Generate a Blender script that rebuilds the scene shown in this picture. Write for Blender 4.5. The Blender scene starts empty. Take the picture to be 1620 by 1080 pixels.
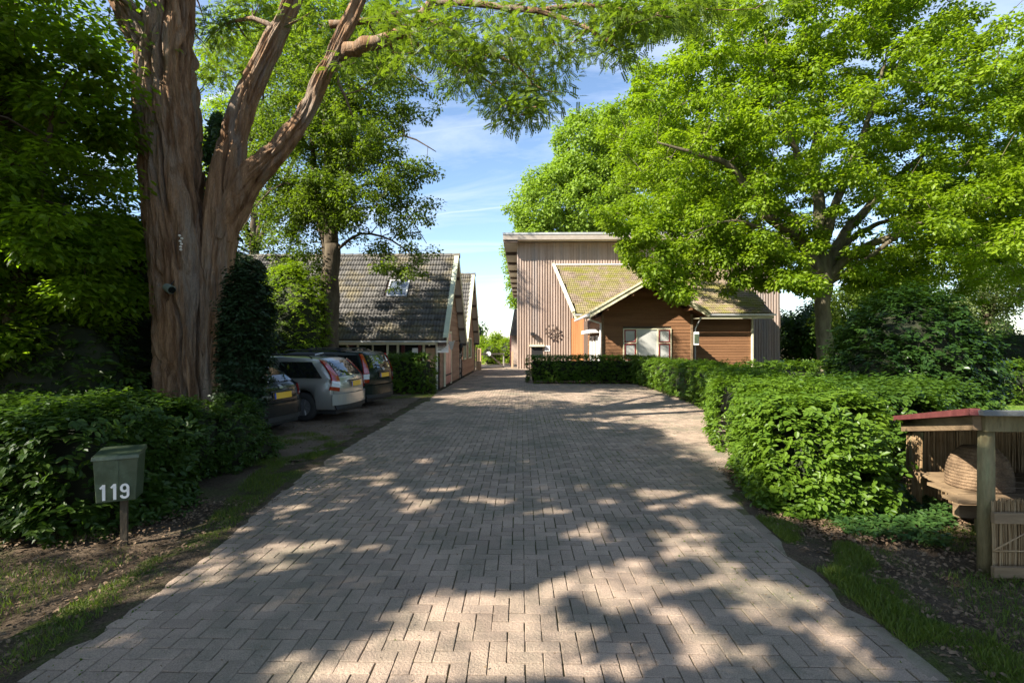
import bpy, math, random
import numpy as np
from mathutils import Vector, Matrix
R_ = math.radians
random.seed(7)
rng = np.random.default_rng(11)
S = bpy.context.scene
COL = S.collection

# ------------------------------------------------------------------ camera
F, HY, YAW, CH = 800.0, 545.0, math.atan(15 / 800), 1.75
cam = bpy.data.cameras.new('camera')
cam_o = bpy.data.objects.new('camera', cam); COL.objects.link(cam_o)
cam.sensor_width = 36; cam.lens = 36 * F / 1620
cam.shift_y = (HY - 540) / 1620
cam.clip_start = .05; cam.clip_end = 3000
cam_o.location = (0, 0, CH); cam_o.rotation_euler = (R_(90), 0, YAW)
S.camera = cam_o
# ------------------------------------------------------------------ sun and sky
SUN = Vector((1.15, .70, -1.0))               # way the light travels
EL = math.atan2(1.0, math.hypot(1.15, .70)); AZ = math.atan2(-1.15, -.70)
sl = bpy.data.lights.new('sun', 'SUN'); sl.energy = 5.0; sl.angle = R_(.53); sl.color = (1, .93, .82)
so = bpy.data.objects.new('sun', sl); COL.objects.link(so)
so.rotation_euler = SUN.to_track_quat('-Z', 'Y').to_euler(); so.location = (-20, -10, 20)
w = bpy.data.worlds.new('World'); S.world = w; w.use_nodes = True
nt = w.node_tree; N = nt.nodes; Lk = nt.links.new
for n in list(N): N.remove(n)
wo = N.new('ShaderNodeOutputWorld'); bg = N.new('ShaderNodeBackground'); bg.inputs[1].default_value = .08
sky = N.new('ShaderNodeTexSky'); sky.sky_type = 'NISHITA'; sky.sun_disc = False
sky.sun_elevation = EL; sky.sun_rotation = AZ; sky.air_density = 1.0; sky.dust_density = .3; sky.ozone_density = 2.2
def wn(t, **k):
    n = N.new(t)
    for a, b in k.items():
        if a in n.inputs: n.inputs[a].default_value = b
        else: setattr(n, a, b)
    return n
tc = wn('ShaderNodeTexCoord'); sep = wn('ShaderNodeSeparateXYZ'); Lk(tc.outputs['Generated'], sep.inputs[0])
# the cloud layer is a flat sheet high up: direction / height
zc = wn('ShaderNodeMath', operation='MAXIMUM'); Lk(sep.outputs[2], zc.inputs[0]); zc.inputs[1].default_value = .02
zo = wn('ShaderNodeMath', operation='ADD'); Lk(zc.outputs[0], zo.inputs[0]); zo.inputs[1].default_value = .12
dv = []
for k in (0, 1):
    d = wn('ShaderNodeMath', operation='DIVIDE'); Lk(sep.outputs[k], d.inputs[0]); Lk(zo.outputs[0], d.inputs[1]); dv.append(d)
cb = wn('ShaderNodeCombineXYZ'); Lk(dv[0].outputs[0], cb.inputs[0]); Lk(dv[1].outputs[0], cb.inputs[1])
mp = wn('ShaderNodeMapping'); mp.inputs['Rotation'].default_value = (0, 0, R_(-12)); mp.inputs['Scale'].default_value = (.55, 1.5, 1)
mp.inputs['Location'].default_value = (.3, .75, 0)
Lk(cb.outputs[0], mp.inputs[0])
n1 = wn('ShaderNodeTexNoise', Scale=1.25, Detail=9.0, Roughness=.62, Distortion=.7); Lk(mp.outputs[0], n1.inputs['Vector'])
r1 = wn('ShaderNodeMapRange'); r1.inputs[1].default_value = .44; r1.inputs[2].default_value = .76; r1.inputs[4].default_value = .7; Lk(n1.outputs[0], r1.inputs[0])
def lines(rot, off, dist, width, amp):
    m = wn('ShaderNodeMapping'); m.inputs['Rotation'].default_value = (0, 0, R_(rot)); Lk(cb.outputs[0], m.inputs[0])
    s_ = wn('ShaderNodeSeparateXYZ'); Lk(m.outputs[0], s_.inputs[0])
    a = wn('ShaderNodeMath', operation='SUBTRACT'); Lk(s_.outputs[1], a.inputs[0]); a.inputs[1].default_value = off
    nn = wn('ShaderNodeTexNoise', Scale=dist, Detail=4.0); Lk(cb.outputs[0], nn.inputs['Vector'])
    a2 = wn('ShaderNodeMath', operation='MULTIPLY_ADD'); Lk(nn.outputs[0], a2.inputs[0]); a2.inputs[1].default_value = .05; Lk(a.outputs[0], a2.inputs[2])
    b = wn('ShaderNodeMath', operation='ABSOLUTE'); Lk(a2.outputs[0], b.inputs[0])
    c = wn('ShaderNodeMapRange'); c.inputs[1].default_value = 0; c.inputs[2].default_value = width; c.inputs[3].default_value = amp; c.inputs[4].default_value = 0; Lk(b.outputs[0], c.inputs[0])
    return c
tot = r1
for q in ((8, 1.76, 4, .03, .35), (14, 2.45, 4, .02, .45), (-4, 3.15, 3, .06, .35), (3, 3.9, 3, .06, .3), (24, 1.05, 5, .016, .8)):
    c = lines(*q); ad = wn('ShaderNodeMath', operation='MAXIMUM'); Lk(tot.outputs[0], ad.inputs[0]); Lk(c.outputs[0], ad.inputs[1]); tot = ad
mx = wn('ShaderNodeMix', data_type='RGBA'); Lk(tot.outputs[0], mx.inputs[0]); Lk(sky.outputs[0], mx.inputs[6]); mx.inputs[7].default_value = (4.3, 4.7, 5.6, 1)
Lk(mx.outputs[2], bg.inputs[0]); Lk(bg.outputs[0], wo.inputs[0])
S.view_settings.view_transform = 'Standard'; S.view_settings.look = 'None'
S.view_settings.exposure = 1.75; S.view_settings.gamma = 1; S.view_settings.use_curve_mapping = False
S.cycles.max_bounces = 10; S.cycles.diffuse_bounces = 5; S.cycles.transmission_bounces = 6; S.cycles.glossy_bounces = 3

# ------------------------------------------------------------------ helpers
def W(px, py, Y):
    """point of the place seen at photograph pixel (px, py) at distance Y along the lane"""
    a = YAW; u = (px - 810) / F; v = (HY - py) / F
    dx = -math.sin(a) + math.cos(a) * u; dy = math.cos(a) + math.sin(a) * u
    t = Y / dy
    return Vector((dx * t, Y, CH + v * t))
def G(px, py):
    a = YAW; u = (px - 810) / F; v = (HY - py) / F
    t = -CH / v
    return ((-math.sin(a) + math.cos(a) * u) * t, (math.cos(a) + math.sin(a) * u) * t)
def to_px(X, Y, Z=0):
    a = YAW; d = -math.sin(a) * X + math.cos(a) * Y; r = math.cos(a) * X + math.sin(a) * Y
    d = np.maximum(d, .01)
    return 810 + F * r / d, HY - F * (Z - CH) / d
def vn(p, seed=0):
    p = np.asarray(p, float); i = np.floor(p).astype(np.int64); f = p - i; f = f * f * (3 - 2 * f)
    def h(a, b, c):
        n = (a * 374761393 + b * 668265263 + c * 1274126177 + seed * 974634777) & 0xffffffff
        n = ((n ^ (n >> 13)) * 1274126177) & 0xffffffff
        return ((n ^ (n >> 16)) & 0xffff) / 65535.0
    o = 0
    for a in (0, 1):
        for b in (0, 1):
            for c in (0, 1):
                wt = (f[..., 0] if a else 1 - f[..., 0]) * (f[..., 1] if b else 1 - f[..., 1]) * (f[..., 2] if c else 1 - f[..., 2])
                o = o + wt * h(i[..., 0] + a, i[..., 1] + b, i[..., 2] + c)
    return o
def fbm(p, seed=0, n=3):
    o = 0; a = .5; t = 0; p = np.asarray(p, float)
    for k in range(n): o = o + a * vn(p * 2 ** k, seed + k); t += a; a *= .5
    return o / t
def inpoly(px, py, poly):
    r = np.zeros(np.shape(px), bool); n = len(poly)
    for i in range(n):
        x1, y1 = poly[i]; x2, y2 = poly[(i + 1) % n]
        if y1 == y2: continue
        c = ((y1 > py) != (y2 > py)) & (px < (x2 - x1) * (py - y1) / (y2 - y1) + x1)
        r ^= c
    return r

# materials ---------------------------------------------------------------
MATS = {}
def mat(name, c, c2=None, rough=.7, scale=3.0, bd=.02, bump=0.0, bscale=30.0, spec=.4, metal=0, stretch=(1, 1, 1), rnd=0.0, trans=0.0, fine=0.0, coat=0, c3=None, scale3=1.0, t3=(.5, .65)):
    m = bpy.data.materials.new(name); m.use_nodes = True; t = m.node_tree; n = t.nodes; l = t.links.new
    b = n['Principled BSDF']; b.inputs['Roughness'].default_value = rough; b.inputs['Specular IOR Level'].default_value = spec
    b.inputs['Metallic'].default_value = metal; b.inputs['Coat Weight'].default_value = coat
    out = n['Material Output']
    tcn = n.new('ShaderNodeTexCoord'); mpn = n.new('ShaderNodeMapping'); mpn.inputs['Scale'].default_value = stretch
    geo = n.new('ShaderNodeNewGeometry'); l(geo.outputs['Position'], mpn.inputs[0])
    def noise(sc, det=5, rg=.6):
        q = n.new('ShaderNodeTexNoise'); q.inputs['Scale'].default_value = sc; q.inputs['Detail'].default_value = det; q.inputs['Roughness'].default_value = rg
        l(mpn.outputs[0], q.inputs['Vector']); return q
    c2 = c2 or c
    mixn = n.new('ShaderNodeMix'); mixn.data_type = 'RGBA'; mixn.inputs[6].default_value = (*c, 1); mixn.inputs[7].default_value = (*c2, 1)
    q = noise(scale); mr = n.new('ShaderNodeMapRange'); mr.inputs[1].default_value = .32; mr.inputs[2].default_value = .68; l(q.outputs[0], mr.inputs[0]); fac = mr.outputs[0]
    if rnd:
        at = n.new('ShaderNodeAttribute'); at.attribute_name = 'rnd'
        mm = n.new('ShaderNodeMix'); mm.inputs[0].default_value = rnd; l(fac, mm.inputs[2]); l(at.outputs['Fac'], mm.inputs[3]); fac = mm.outputs[0]
    l(fac, mixn.inputs[0]); colo = mixn.outputs[2]
    if c3:
        q3 = noise(scale3, 6, .7); m3 = n.new('ShaderNodeMapRange'); m3.inputs[1].default_value = t3[0]; m3.inputs[2].default_value = t3[1]; l(q3.outputs[0], m3.inputs[0])
        x3 = n.new('ShaderNodeMix'); x3.data_type = 'RGBA'; l(m3.outputs[0], x3.inputs[0]); l(colo, x3.inputs[6]); x3.inputs[7].default_value = (*c3, 1); colo = x3.outputs[2]
    if fine:
        qf = noise(bscale * 2.2, 3); mf = n.new('ShaderNodeMapRange'); mf.inputs[1].default_value = .3; mf.inputs[2].default_value = .7; mf.inputs[3].default_value = 1 - fine; mf.inputs[4].default_value = 1 + fine; l(qf.outputs[0], mf.inputs[0])
        vm = n.new('ShaderNodeVectorMath'); vm.operation = 'SCALE'; l(colo, vm.inputs[0]); l(mf.outputs[0], vm.inputs['Scale']); colo = vm.outputs[0]
    l(colo, b.inputs['Base Color'])
    if bump:
        qb = noise(bscale); bn = n.new('ShaderNodeBump'); bn.inputs['Strength'].default_value = bump; bn.inputs['Distance'].default_value = bd
        l(qb.outputs[0], bn.inputs['Height']); l(bn.outputs[0], b.inputs['Normal'])
    if trans:
        tr = n.new('ShaderNodeBsdfTranslucent'); hs = n.new('ShaderNodeMix'); hs.data_type = 'RGBA'; hs.blend_type = 'MULTIPLY'; hs.inputs[0].default_value = 1
        l(colo, hs.inputs[6]); hs.inputs[7].default_value = (1.7, 1.75, .7, 1); l(hs.outputs[2], tr.inputs[0])
        ms = n.new('ShaderNodeMixShader'); ms.inputs[0].default_value = trans; l(b.outputs[0], ms.inputs[1]); l(tr.outputs[0], ms.inputs[2]); l(ms.outputs[0], out.inputs[0])
    MATS[name] = m; return m
M = MATS
leafm = lambda n, a, b, trans=.42, rough=.5, spec=.3, rnd=.65: mat(n, a, b, rough=rough, scale=.7, spec=spec, rnd=rnd, trans=trans)
leafm('leaf_oak', (.085, .155, .008), (.22, .30, .014), trans=.48)
leafm('leaf_lime', (.12, .20, .022), (.22, .31, .035))
leafm('leaf_locust', (.06, .11, .012), (.14, .19, .022), trans=.5)
leafm('leaf_alder', (.05, .09, .010), (.13, .18, .016), trans=.5)
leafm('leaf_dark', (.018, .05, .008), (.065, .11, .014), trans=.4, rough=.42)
leafm('leaf_hornbeam', (.06, .125, .008), (.18, .26, .016), trans=.6, rough=.42)
leafm('leaf_hedge', (.035, .085, .008), (.125, .20, .016), trans=.35, rough=.42)
leafm('leaf_hornbeam2', (.02, .055, .008), (.08, .14, .014), trans=.35, rough=.4)
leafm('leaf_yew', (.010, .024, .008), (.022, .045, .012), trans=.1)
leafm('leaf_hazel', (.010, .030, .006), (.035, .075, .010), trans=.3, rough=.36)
leafm('leaf_pale', (.09, .13, .035), (.17, .21, .07))
leafm('leaf_ivy', (.018, .050, .012), (.05, .095, .02), trans=.2, rough=.36)
leafm('grass', (.04, .085, .010), (.14, .17, .03), trans=.35)
leafm('litter', (.09, .055, .03), (.22, .15, .09), trans=.05, rough=.8)
mat('inner', (.010, .016, .005), (.022, .024, .009), rough=.9)  # near black, stands for the shade inside the leaves
mat('bark_locust', (.13, .068, .034), (.36, .225, .13), rough=.92, scale=9, bd=.05, bump=1, bscale=55, stretch=(1, 1, .09), spec=.1, fine=.3, c3=(.26, .205, .155), scale3=3.2, t3=(.46, .60))
mat('bark_oak', (.07, .058, .036), (.16, .135, .09), rough=.92, scale=6, bump=.8, bscale=22, stretch=(1, 1, .3), spec=.1, c3=(.09, .10, .035), scale3=1.5, t3=(.5, .7))
mat('bark_dark', (.05, .038, .026), (.11, .088, .06), rough=.92, scale=6, bump=.7, bscale=25, stretch=(1, 1, .35), spec=.1)
mat('ground', (.06, .043, .028), (.12, .09, .062), rough=.97, scale=2.2, bump=.8, bscale=22, fine=.4, spec=.05, c3=(.06, .085, .02), scale3=.55, t3=(.52, .66))
mat('dirt', (.12, .085, .062), (.20, .15, .115), rough=.97, scale=1.4, bump=.9, bscale=30, fine=.4, spec=.05, c3=(.07, .055, .038), scale3=1.1, t3=(.5, .7))
mat('verge_soil', (.055, .042, .028), (.12, .09, .062), rough=.97, scale=6, bump=1, bd=.03, bscale=45, fine=.5, spec=.05, c3=(.055, .07, .018), scale3=2.2, t3=(.48, .62))
mat('lawn', (.06, .12, .015), (.13, .19, .03), rough=.95, scale=.8, bump=.5, bscale=60, fine=.4, spec=.1)
mat('joint', (.085, .078, .045), (.14, .13, .06), rough=.97, scale=2.5, bump=.3, bscale=90, fine=.4, spec=.05)
mat('paver', (.20, .150, .112), (.40, .300, .222), rough=.9, scale=1.3, bump=.55, bscale=70, fine=.32, rnd=.6, spec=.25, c3=(.15, .135, .095), scale3=.9, t3=(.46, .70))
mat('edging', (.16, .125, .09), (.26, .21, .155), rough=.9, scale=4, bump=.4, bscale=80, fine=.25, spec=.2, c3=(.12, .13, .06), scale3=2.5, t3=(.5, .7))
mat('wood_weathered', (.30, .22, .17), (.50, .39, .32), rough=.85, scale=2.6, bump=.4, bscale=14, stretch=(2, 2, .12), spec=.12, rnd=.4, fine=.15, c3=(.30, .27, .25), scale3=.45, t3=(.5, .68))
mat('wood_grey', (.24, .22, .19), (.36, .33, .29), rough=.85, scale=2, bump=.4, bscale=14, stretch=(2, 2, .12), spec=.1, rnd=.3)
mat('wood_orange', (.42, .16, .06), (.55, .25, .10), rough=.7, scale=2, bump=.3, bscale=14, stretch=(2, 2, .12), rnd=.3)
mat('wood_brown', (.125, .060, .027), (.235, .118, .056), rough=.7, scale=2, bump=.35, bscale=16, stretch=(.25, 1, 3), spec=.25, rnd=.5, fine=.12)
mat('wood_gable', (.22, .125, .08), (.36, .22, .15), rough=.75, scale=2, bump=.35, bscale=16, stretch=(1, .25, 3), spec=.2, rnd=.5, fine=.12)
mat('wood_black', (.018, .014, .011), (.034, .026, .02), rough=.7, scale=2, bump=.3, bscale=16, stretch=(.3, 1, 3), rnd=.4)
mat('cream', (.56, .52, .34), (.66, .62, .44), rough=.55, scale=3, bump=.1, bscale=30)
mat('cream_green', (.40, .43, .30), (.52, .53, .38), rough=.6, scale=2.5, bump=.1, bscale=30)
mat('white', (.72, .70, .66), (.8, .78, .74), rough=.5, scale=3)
mat('grey_metal', (.35, .35, .34), (.48, .48, .46), rough=.45, scale=3, metal=.3)
mat('zinc', (.5, .5, .5), (.6, .6, .6), rough=.4, metal=.5)
mat('soffit', (.50, .44, .37), (.58, .52, .44), rough=.75, scale=2)
mat('fascia_grey', (.27, .23, .19), (.35, .30, .25), rough=.7)
mat('rafter', (.07, .05, .04), (.10, .07, .05), rough=.8)
mat('red_frame', (.20, .016, .014), (.26, .025, .02), rough=.45)
mat('red_door', (.36, .13, .10), (.46, .19, .15), rough=.35, scale=3, stretch=(1, 1, .2))
mat('dark_red_door', (.075, .016, .014), (.11, .02, .018), rough=.45)
mat('tile_dark', (.050, .047, .043), (.13, .12, .105), rough=.75, scale=1.5, bump=.4, bscale=60, rnd=.6, spec=.4, c3=(.20, .16, .075), scale3=.8, t3=(.50, .70))
mat('tile_moss', (.13, .095, .068), (.26, .20, .15), rough=.9, scale=1.2, bump=.6, bscale=50, rnd=.6, spec=.2, c3=(.165, .155, .03), scale3=1.1, t3=(.40, .62))
def glass(name, c, rough=.04, spec=.8):
    return mat(name, c, c, rough=rough, spec=spec, scale=1)
glass('glass_dark', (.012, .014, .012)); glass('glass_car', (.010, .012, .012), .02, 1.0); glass('glass_pale', (.42, .42, .39), .12); glass('glass_sky', (.10, .12, .14), .02, 1)
mat('paint_silver', (.37, .37, .34), (.40, .40, .37), rough=.28, scale=1, metal=.55, coat=.8, spec=.5)
mat('paint_green', (.008, .016, .012), (.01, .018, .014), rough=.2, scale=1, coat=0, spec=.18)
mat('paint_black', (.009, .010, .010), (.012, .013, .012), rough=.2, scale=1, coat=.25, spec=.3)
mat('plastic', (.02, .02, .02), (.03, .03, .03), rough=.6); mat('tyre', (.018, .018, .018), (.03, .028, .025), rough=.85)
mat('rim', (.35, .35, .36), (.42, .42, .42), rough=.35, metal=.8)
mat('lamp_red', (.28, .006, .006), (.32, .01, .008), rough=.12, spec=.8, coat=1); mat('lamp_white', (.6, .6, .6), (.7, .7, .7), rough=.12, spec=.8)
mat('plate', (.75, .42, .03), (.8, .46, .05), rough=.4); mat('plate_blue', (.03, .08, .35), (.03, .08, .35), rough=.4)
mat('mailbox', (.048, .066, .036), (.07, .09, .052), rough=.32, scale=5, bump=.1, bscale=30, spec=.5, fine=.1, c3=(.12, .16, .10), scale3=4, t3=(.55, .8))
mat('post_wood', (.13, .105, .05), (.26, .21, .11), rough=.9, scale=5, bump=.8, bscale=30, stretch=(1, 1, .2), spec=.15, fine=.15, c3=(.22, .24, .12), scale3=2.2, t3=(.5, .7))
mat('plank', (.13, .085, .05), (.25, .175, .10), rough=.8, scale=3, bump=.3, bscale=20, stretch=(.4, .4, 3), spec=.2, fine=.1)
mat('roof_red', (.11, .022, .022), (.17, .045, .04), rough=.7, scale=6, bump=.3, bscale=40)
mat('felt', (.10, .105, .10), (.17, .175, .165), rough=.85, scale=5, bump=.3, bscale=60)
mat('straw', (.09, .058, .034), (.20, .135, .08), rough=.85, scale=9, bump=.8, bscale=45, spec=.15, fine=.3)
mat('reed', (.17, .105, .05), (.40, .285, .16), rough=.85, scale=9, rnd=.7, spec=.15)
mat('wood_gate', (.34, .22, .13), (.46, .32, .2), rough=.8, scale=3); mat('stone', (.3, .28, .25), (.42, .4, .36), rough=.9, scale=5)
mat('shell', (.6, .57, .5), (.7, .66, .6), rough=.6); mat('black', (.01, .01, .01), (.015, .015, .015), rough=.6); mat('device', (.12, .15, .12), (.2, .24, .2), rough=.4, spec=.6)

# objects ------------------------------------------------------------------
def tag(o, label=None, cat=None, group=None, kind=None):
    if label: o['label'] = label
    if cat: o['category'] = cat
    if group: o['group'] = group
    if kind: o['kind'] = kind
    return o
def thing(name, label, cat, loc, rz=0, group=None):
    o = bpy.data.objects.new(name, None); COL.objects.link(o); o.location = loc; o.rotation_euler = (0, 0, rz); o.empty_display_size = .2
    return tag(o, label, cat, group)
def base_of(p):
    v = Vector((0, 0, 0))
    while p is not None: v += p.location; p = p.parent
    return v
def link(name, me, mt, parent, world=True, loc=None):
    if mt is not None and not me.materials: me.materials.append(M[mt] if isinstance(mt, str) else mt)
    o = bpy.data.objects.new(name, me); COL.objects.link(o); o.parent = parent
    if loc is not None: o.location = loc
    return o
class MB:
    def __init__(s): s.v = []; s.f = []; s.r = []; s.cur = .5
    def add(s, vs, fs):
        b = len(s.v); s.v += [tuple(v) for v in vs]; s.f += [tuple(i + b for i in f) for f in fs]; s.r += [s.cur] * len(fs); return s
    def box(s, x0, x1, y0, y1, z0, z1):
        return s.hexa([(x0, y0, z0), (x1, y0, z0), (x1, y1, z0), (x0, y1, z0)], [(x0, y0, z1), (x1, y0, z1), (x1, y1, z1), (x0, y1, z1)])
    def hexa(s, a, b):
        n = len(a)
        return s.add(list(a) + list(b), [tuple(range(n))[::-1], tuple(range(n, 2 * n))] + [(i, (i + 1) % n, n + (i + 1) % n, n + i) for i in range(n)])
    def prism(s, pts, d):
        d = Vector(d); return s.hexa([Vector(p) for p in pts], [Vector(p) + d for p in pts])
    def beam(s, a, b, w_, h_, up=(0, 0, 1)):
        a = Vector(a); b = Vector(b); d = (b - a).normalized(); sd = d.cross(Vector(up)).normalized(); u = sd.cross(d)
        q = [sd * w_ / 2 * i + u * h_ / 2 * j for i, j in ((-1, -1), (1, -1), (1, 1), (-1, 1))]
        return s.hexa([a + k for k in q], [b + k for k in q])
    def tube(s, pts, rad, n=8, cap=True):
        pts = [Vector(p) for p in pts]; rad = rad if hasattr(rad, '__len__') else [rad] * len(pts)
        b = len(s.v); d = (pts[1] - pts[0]).normalized(); u = d.orthogonal().normalized()
        for i, p in enumerate(pts):
            d2 = (pts[min(i + 1, len(pts) - 1)] - pts[max(i - 1, 0)]).normalized(); u = (u - d2 * u.dot(d2)).normalized(); v = d2.cross(u)
            for k in range(n):
                a = 2 * math.pi * k / n; s.v.append(tuple(p + (u * math.cos(a) + v * math.sin(a)) * rad[i]))
        nf = len(s.f)
        for i in range(len(pts) - 1):
            for k in range(n):
                s.f.append((b + i * n + k, b + i * n + (k + 1) % n, b + (i + 1) * n + (k + 1) % n, b + (i + 1) * n + k))
        if cap: s.f.append(tuple(b + k for k in range(n))[::-1]); s.f.append(tuple(b + (len(pts) - 1) * n + k for k in range(n)))
        s.r += [s.cur] * (len(s.f) - nf); return s
    def lathe(s, prof, c, n=24):
        c = Vector(c); b = len(s.v)
        for r, z in prof:
            for k in range(n): a = 2 * math.pi * k / n; s.v.append((c.x + r * math.cos(a), c.y + r * math.sin(a), c.z + z))
        nf = len(s.f)
        for i in range(len(prof) - 1):
            for k in range(n): s.f.append((b + i * n + k, b + i * n + (k + 1) % n, b + (i + 1) * n + (k + 1) % n, b + (i + 1) * n + k))
        s.r += [s.cur] * (len(s.f) - nf); return s
    def mesh(s, name, off=Vector((0, 0, 0)), smooth=False):
        me = bpy.data.meshes.new(name)
        me.from_pydata([(v[0] - off.x, v[1] - off.y, v[2] - off.z) for v in s.v], [], s.f)
        at = me.attributes.new('rnd', 'FLOAT', 'FACE'); at.data.foreach_set('value', s.r)
        if smooth:
            me.polygons.foreach_set('use_smooth', [True] * len(me.polygons))
        me.update(); return me
    def build(s, name, mt, parent=None, smooth=False, local=False, bevel=0, **k):
        off = Vector((0, 0, 0)) if (local or parent is None) else base_of(parent)
        me = s.mesh(name, off, smooth); o = link(name, me, mt, parent)
        if bevel:
            m = o.modifiers.new('bevel', 'BEVEL'); m.width = bevel; m.segments = 2; m.limit_method = 'ANGLE'
        if k: tag(o, **k)
        return o
def npmesh(name, verts, faces, rnd, mt, parent=None, smooth=False, off=None, kind=None):
    """verts (n,3), faces (m,k) all of one size"""
    me = bpy.data.meshes.new(name)
    off = off if off is not None else (base_of(parent) if parent is not None else Vector((0, 0, 0)))
    verts = np.asarray(verts, np.float32) - np.array(off, np.float32); m, k = faces.shape
    me.vertices.add(len(verts)); me.vertices.foreach_set('co', verts.ravel())
    me.loops.add(m * k); me.loops.foreach_set('vertex_index', faces.astype(np.int32).ravel())
    me.polygons.add(m); me.polygons.foreach_set('loop_start', np.arange(0, m * k, k, dtype=np.int32))
    me.polygons.foreach_set('use_smooth', np.full(m, bool(smooth)))
    at = me.attributes.new('rnd', 'FLOAT', 'FACE'); at.data.foreach_set('value', np.asarray(rnd, np.float32))
    me.update(calc_edges=True)
    o = link(name, me, mt, parent)
    if kind: o['kind'] = kind
    return o
# leaf shapes: x along the leaf, z its normal
DIAMOND = (np.array([[0, 0, 0], [.45, -.3, .06], [1, 0, -.04], [.45, .3, .06]]), np.array([[0, 1, 2, 3]]))
LEAF6 = (np.array([[0, 0, 0], [.28, -.26, .05], [.68, -.25, .03], [1, 0, -.10], [.68, .25, .03], [.28, .26, .05]]), np.array([[0, 1, 2, 3], [0, 3, 4, 5]]))
OAKL = (np.array([[0, 0, 0], [.4, -.34, .08], [1.0, -.22, -.06], [.85, .1, .03], [1.0, .3, -.05], [.4, .34, .08]]), np.array([[0, 1, 2, 3], [0, 3, 4, 5]]))
def pinnate():
    v = []; f = []
    for k in range(8):
        x = .12 + k * .115; dz = -.18 * x * x
        for sd in ((-1, 1) if k < 7 else (0,)):
            b = len(v); c = np.array([x, 0, dz])
            dr = np.array([.35, .94 * sd, -.1]) if sd else np.array([1, 0, -.3]); dr = dr / np.linalg.norm(dr); pr = np.array([dr[1], -dr[0], 0]) if sd else np.array([0, 1, 0])
            L_ = .21
            v += [c, c + dr * L_ * .5 + pr * .07, c + dr * L_, c + dr * L_ * .5 - pr * .07]; f.append([b, b + 1, b + 2, b + 3])
    return np.array(v), np.array(f)
PINN = pinnate()
def scatter(name, tmpl, pos, nrm, tan, size, mt, parent=None, kind=None, rnd=None, smooth=False):
    tv, tf = tmpl; n = len(pos); pos = np.asarray(pos, float)
    nrm = nrm / (np.linalg.norm(nrm, axis=1, keepdims=True) + 1e-9)
    tan = tan - nrm * np.sum(tan * nrm, axis=1, keepdims=True); tan = tan / (np.linalg.norm(tan, axis=1, keepdims=True) + 1e-9)
    bi = np.cross(nrm, tan); size = np.broadcast_to(size, (n,))
    V = pos[:, None, :] + size[:, None, None] * (tv[None, :, 0:1] * tan[:, None, :] + tv[None, :, 1:2] * bi[:, None, :] + tv[None, :, 2:3] * nrm[:, None, :])
    Fc = tf[None] + (np.arange(n) * len(tv))[:, None, None]
    r = rng.random(n) if rnd is None else rnd
    return npmesh(name, V.reshape(-1, 3), Fc.reshape(-1, tf.shape[1]), np.repeat(r, len(tf)), mt, parent, smooth, kind=kind)
def rdir(n):
    d = rng.normal(size=(n, 3)); return d / np.linalg.norm(d, axis=1, keepdims=True)
def clumps_to_leaves(cs, rs, per, flat=.6, up=.6, out=.5, rn=.6, droop=.3):
    cs = np.asarray(cs, float); rs = np.asarray(rs, float); idx = np.repeat(np.arange(len(cs)), per)
    d = rdir(len(idx)); u = rng.random(len(idx)) ** (1 / 2.0); sc = np.array([1, 1, flat])
    p = cs[idx] + d * sc * (rs[idx] * u)[:, None]
    nr = np.array([0, 0, up]) + d * out + rdir(len(idx)) * rn
    tn = d + rdir(len(idx)) * .8 + np.array([0, 0, -droop])
    cr = rng.random(len(cs))[idx] * .45 + rng.random(len(idx)) * .55
    return p, nr, tn, cr
def shade_keep(p, strength=1.0):
    """canopy mask: drops leaves that would shade the sun patches wanted on the lane"""
    t = p[:, 2]; gx = p[:, 0] + SUN.x * t; gy = p[:, 1] + SUN.y * t
    px, py = to_px(gx, gy); lit = np.zeros(len(p))
    for poly, a in LIT: lit = np.where(inpoly(px, py, poly) & (gy > .5), np.maximum(lit, a), lit)
    ns = shade_noise(gx, gy); q_ = np.interp(np.maximum(lit, .07), np.linspace(0, 1, 400), NSQ)
    return (ns > q_) & ~(lit > .97), gx, gy
def hot_free(p):  # cuts leaves out of visible crowns to keep the brightest patches sunlit
    t = p[:, 2]; px, py = to_px(p[:, 0] + SUN.x * t, p[:, 1] + SUN.y * t); r = np.ones(len(p), bool)
    for poly, a in LIT:
        if a >= .85: r &= ~inpoly(px, py, poly) | (rng.random(len(p)) > a - .05)
    return r
def shade_noise(gx, gy):
    return .27 * fbm(np.stack([gx * 1.3, gy * 1.0, 0 * gx], 1), 5, 2) + .73 * vn(np.stack([gx * 7.0, gy * 5.2, 0 * gx], 1), 6)
_a, _b = rng.uniform(-5, 8, 6000), rng.uniform(0, 18, 6000); NSQ = np.quantile(shade_noise(_a, _b), np.linspace(0, 1, 400))
LIT = [([(400, 1090), (480, 1040), (600, 985), (700, 940), (850, 935), (960, 885), (1120, 880), (1330, 950), (1450, 1090)], .86),
       ([(560, 1090), (640, 1000), (760, 940), (860, 940), (960, 1000), (1000, 1090)], 1.0),
       ([(600, 628), (900, 668), (1160, 680), (1140, 640), (1010, 605), (640, 605)], .86),
       ([(860, 632), (1130, 664), (1125, 640), (900, 626)], 1.0),
       ([(640, 775), (1100, 765), (1190, 810), (1180, 900), (1050, 880), (640, 815)], .60),
       ([(480, 860), (700, 860), (660, 930), (450, 920), (200, 1010), (0, 1090), (0, 960), (250, 930)], .57)]
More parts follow.
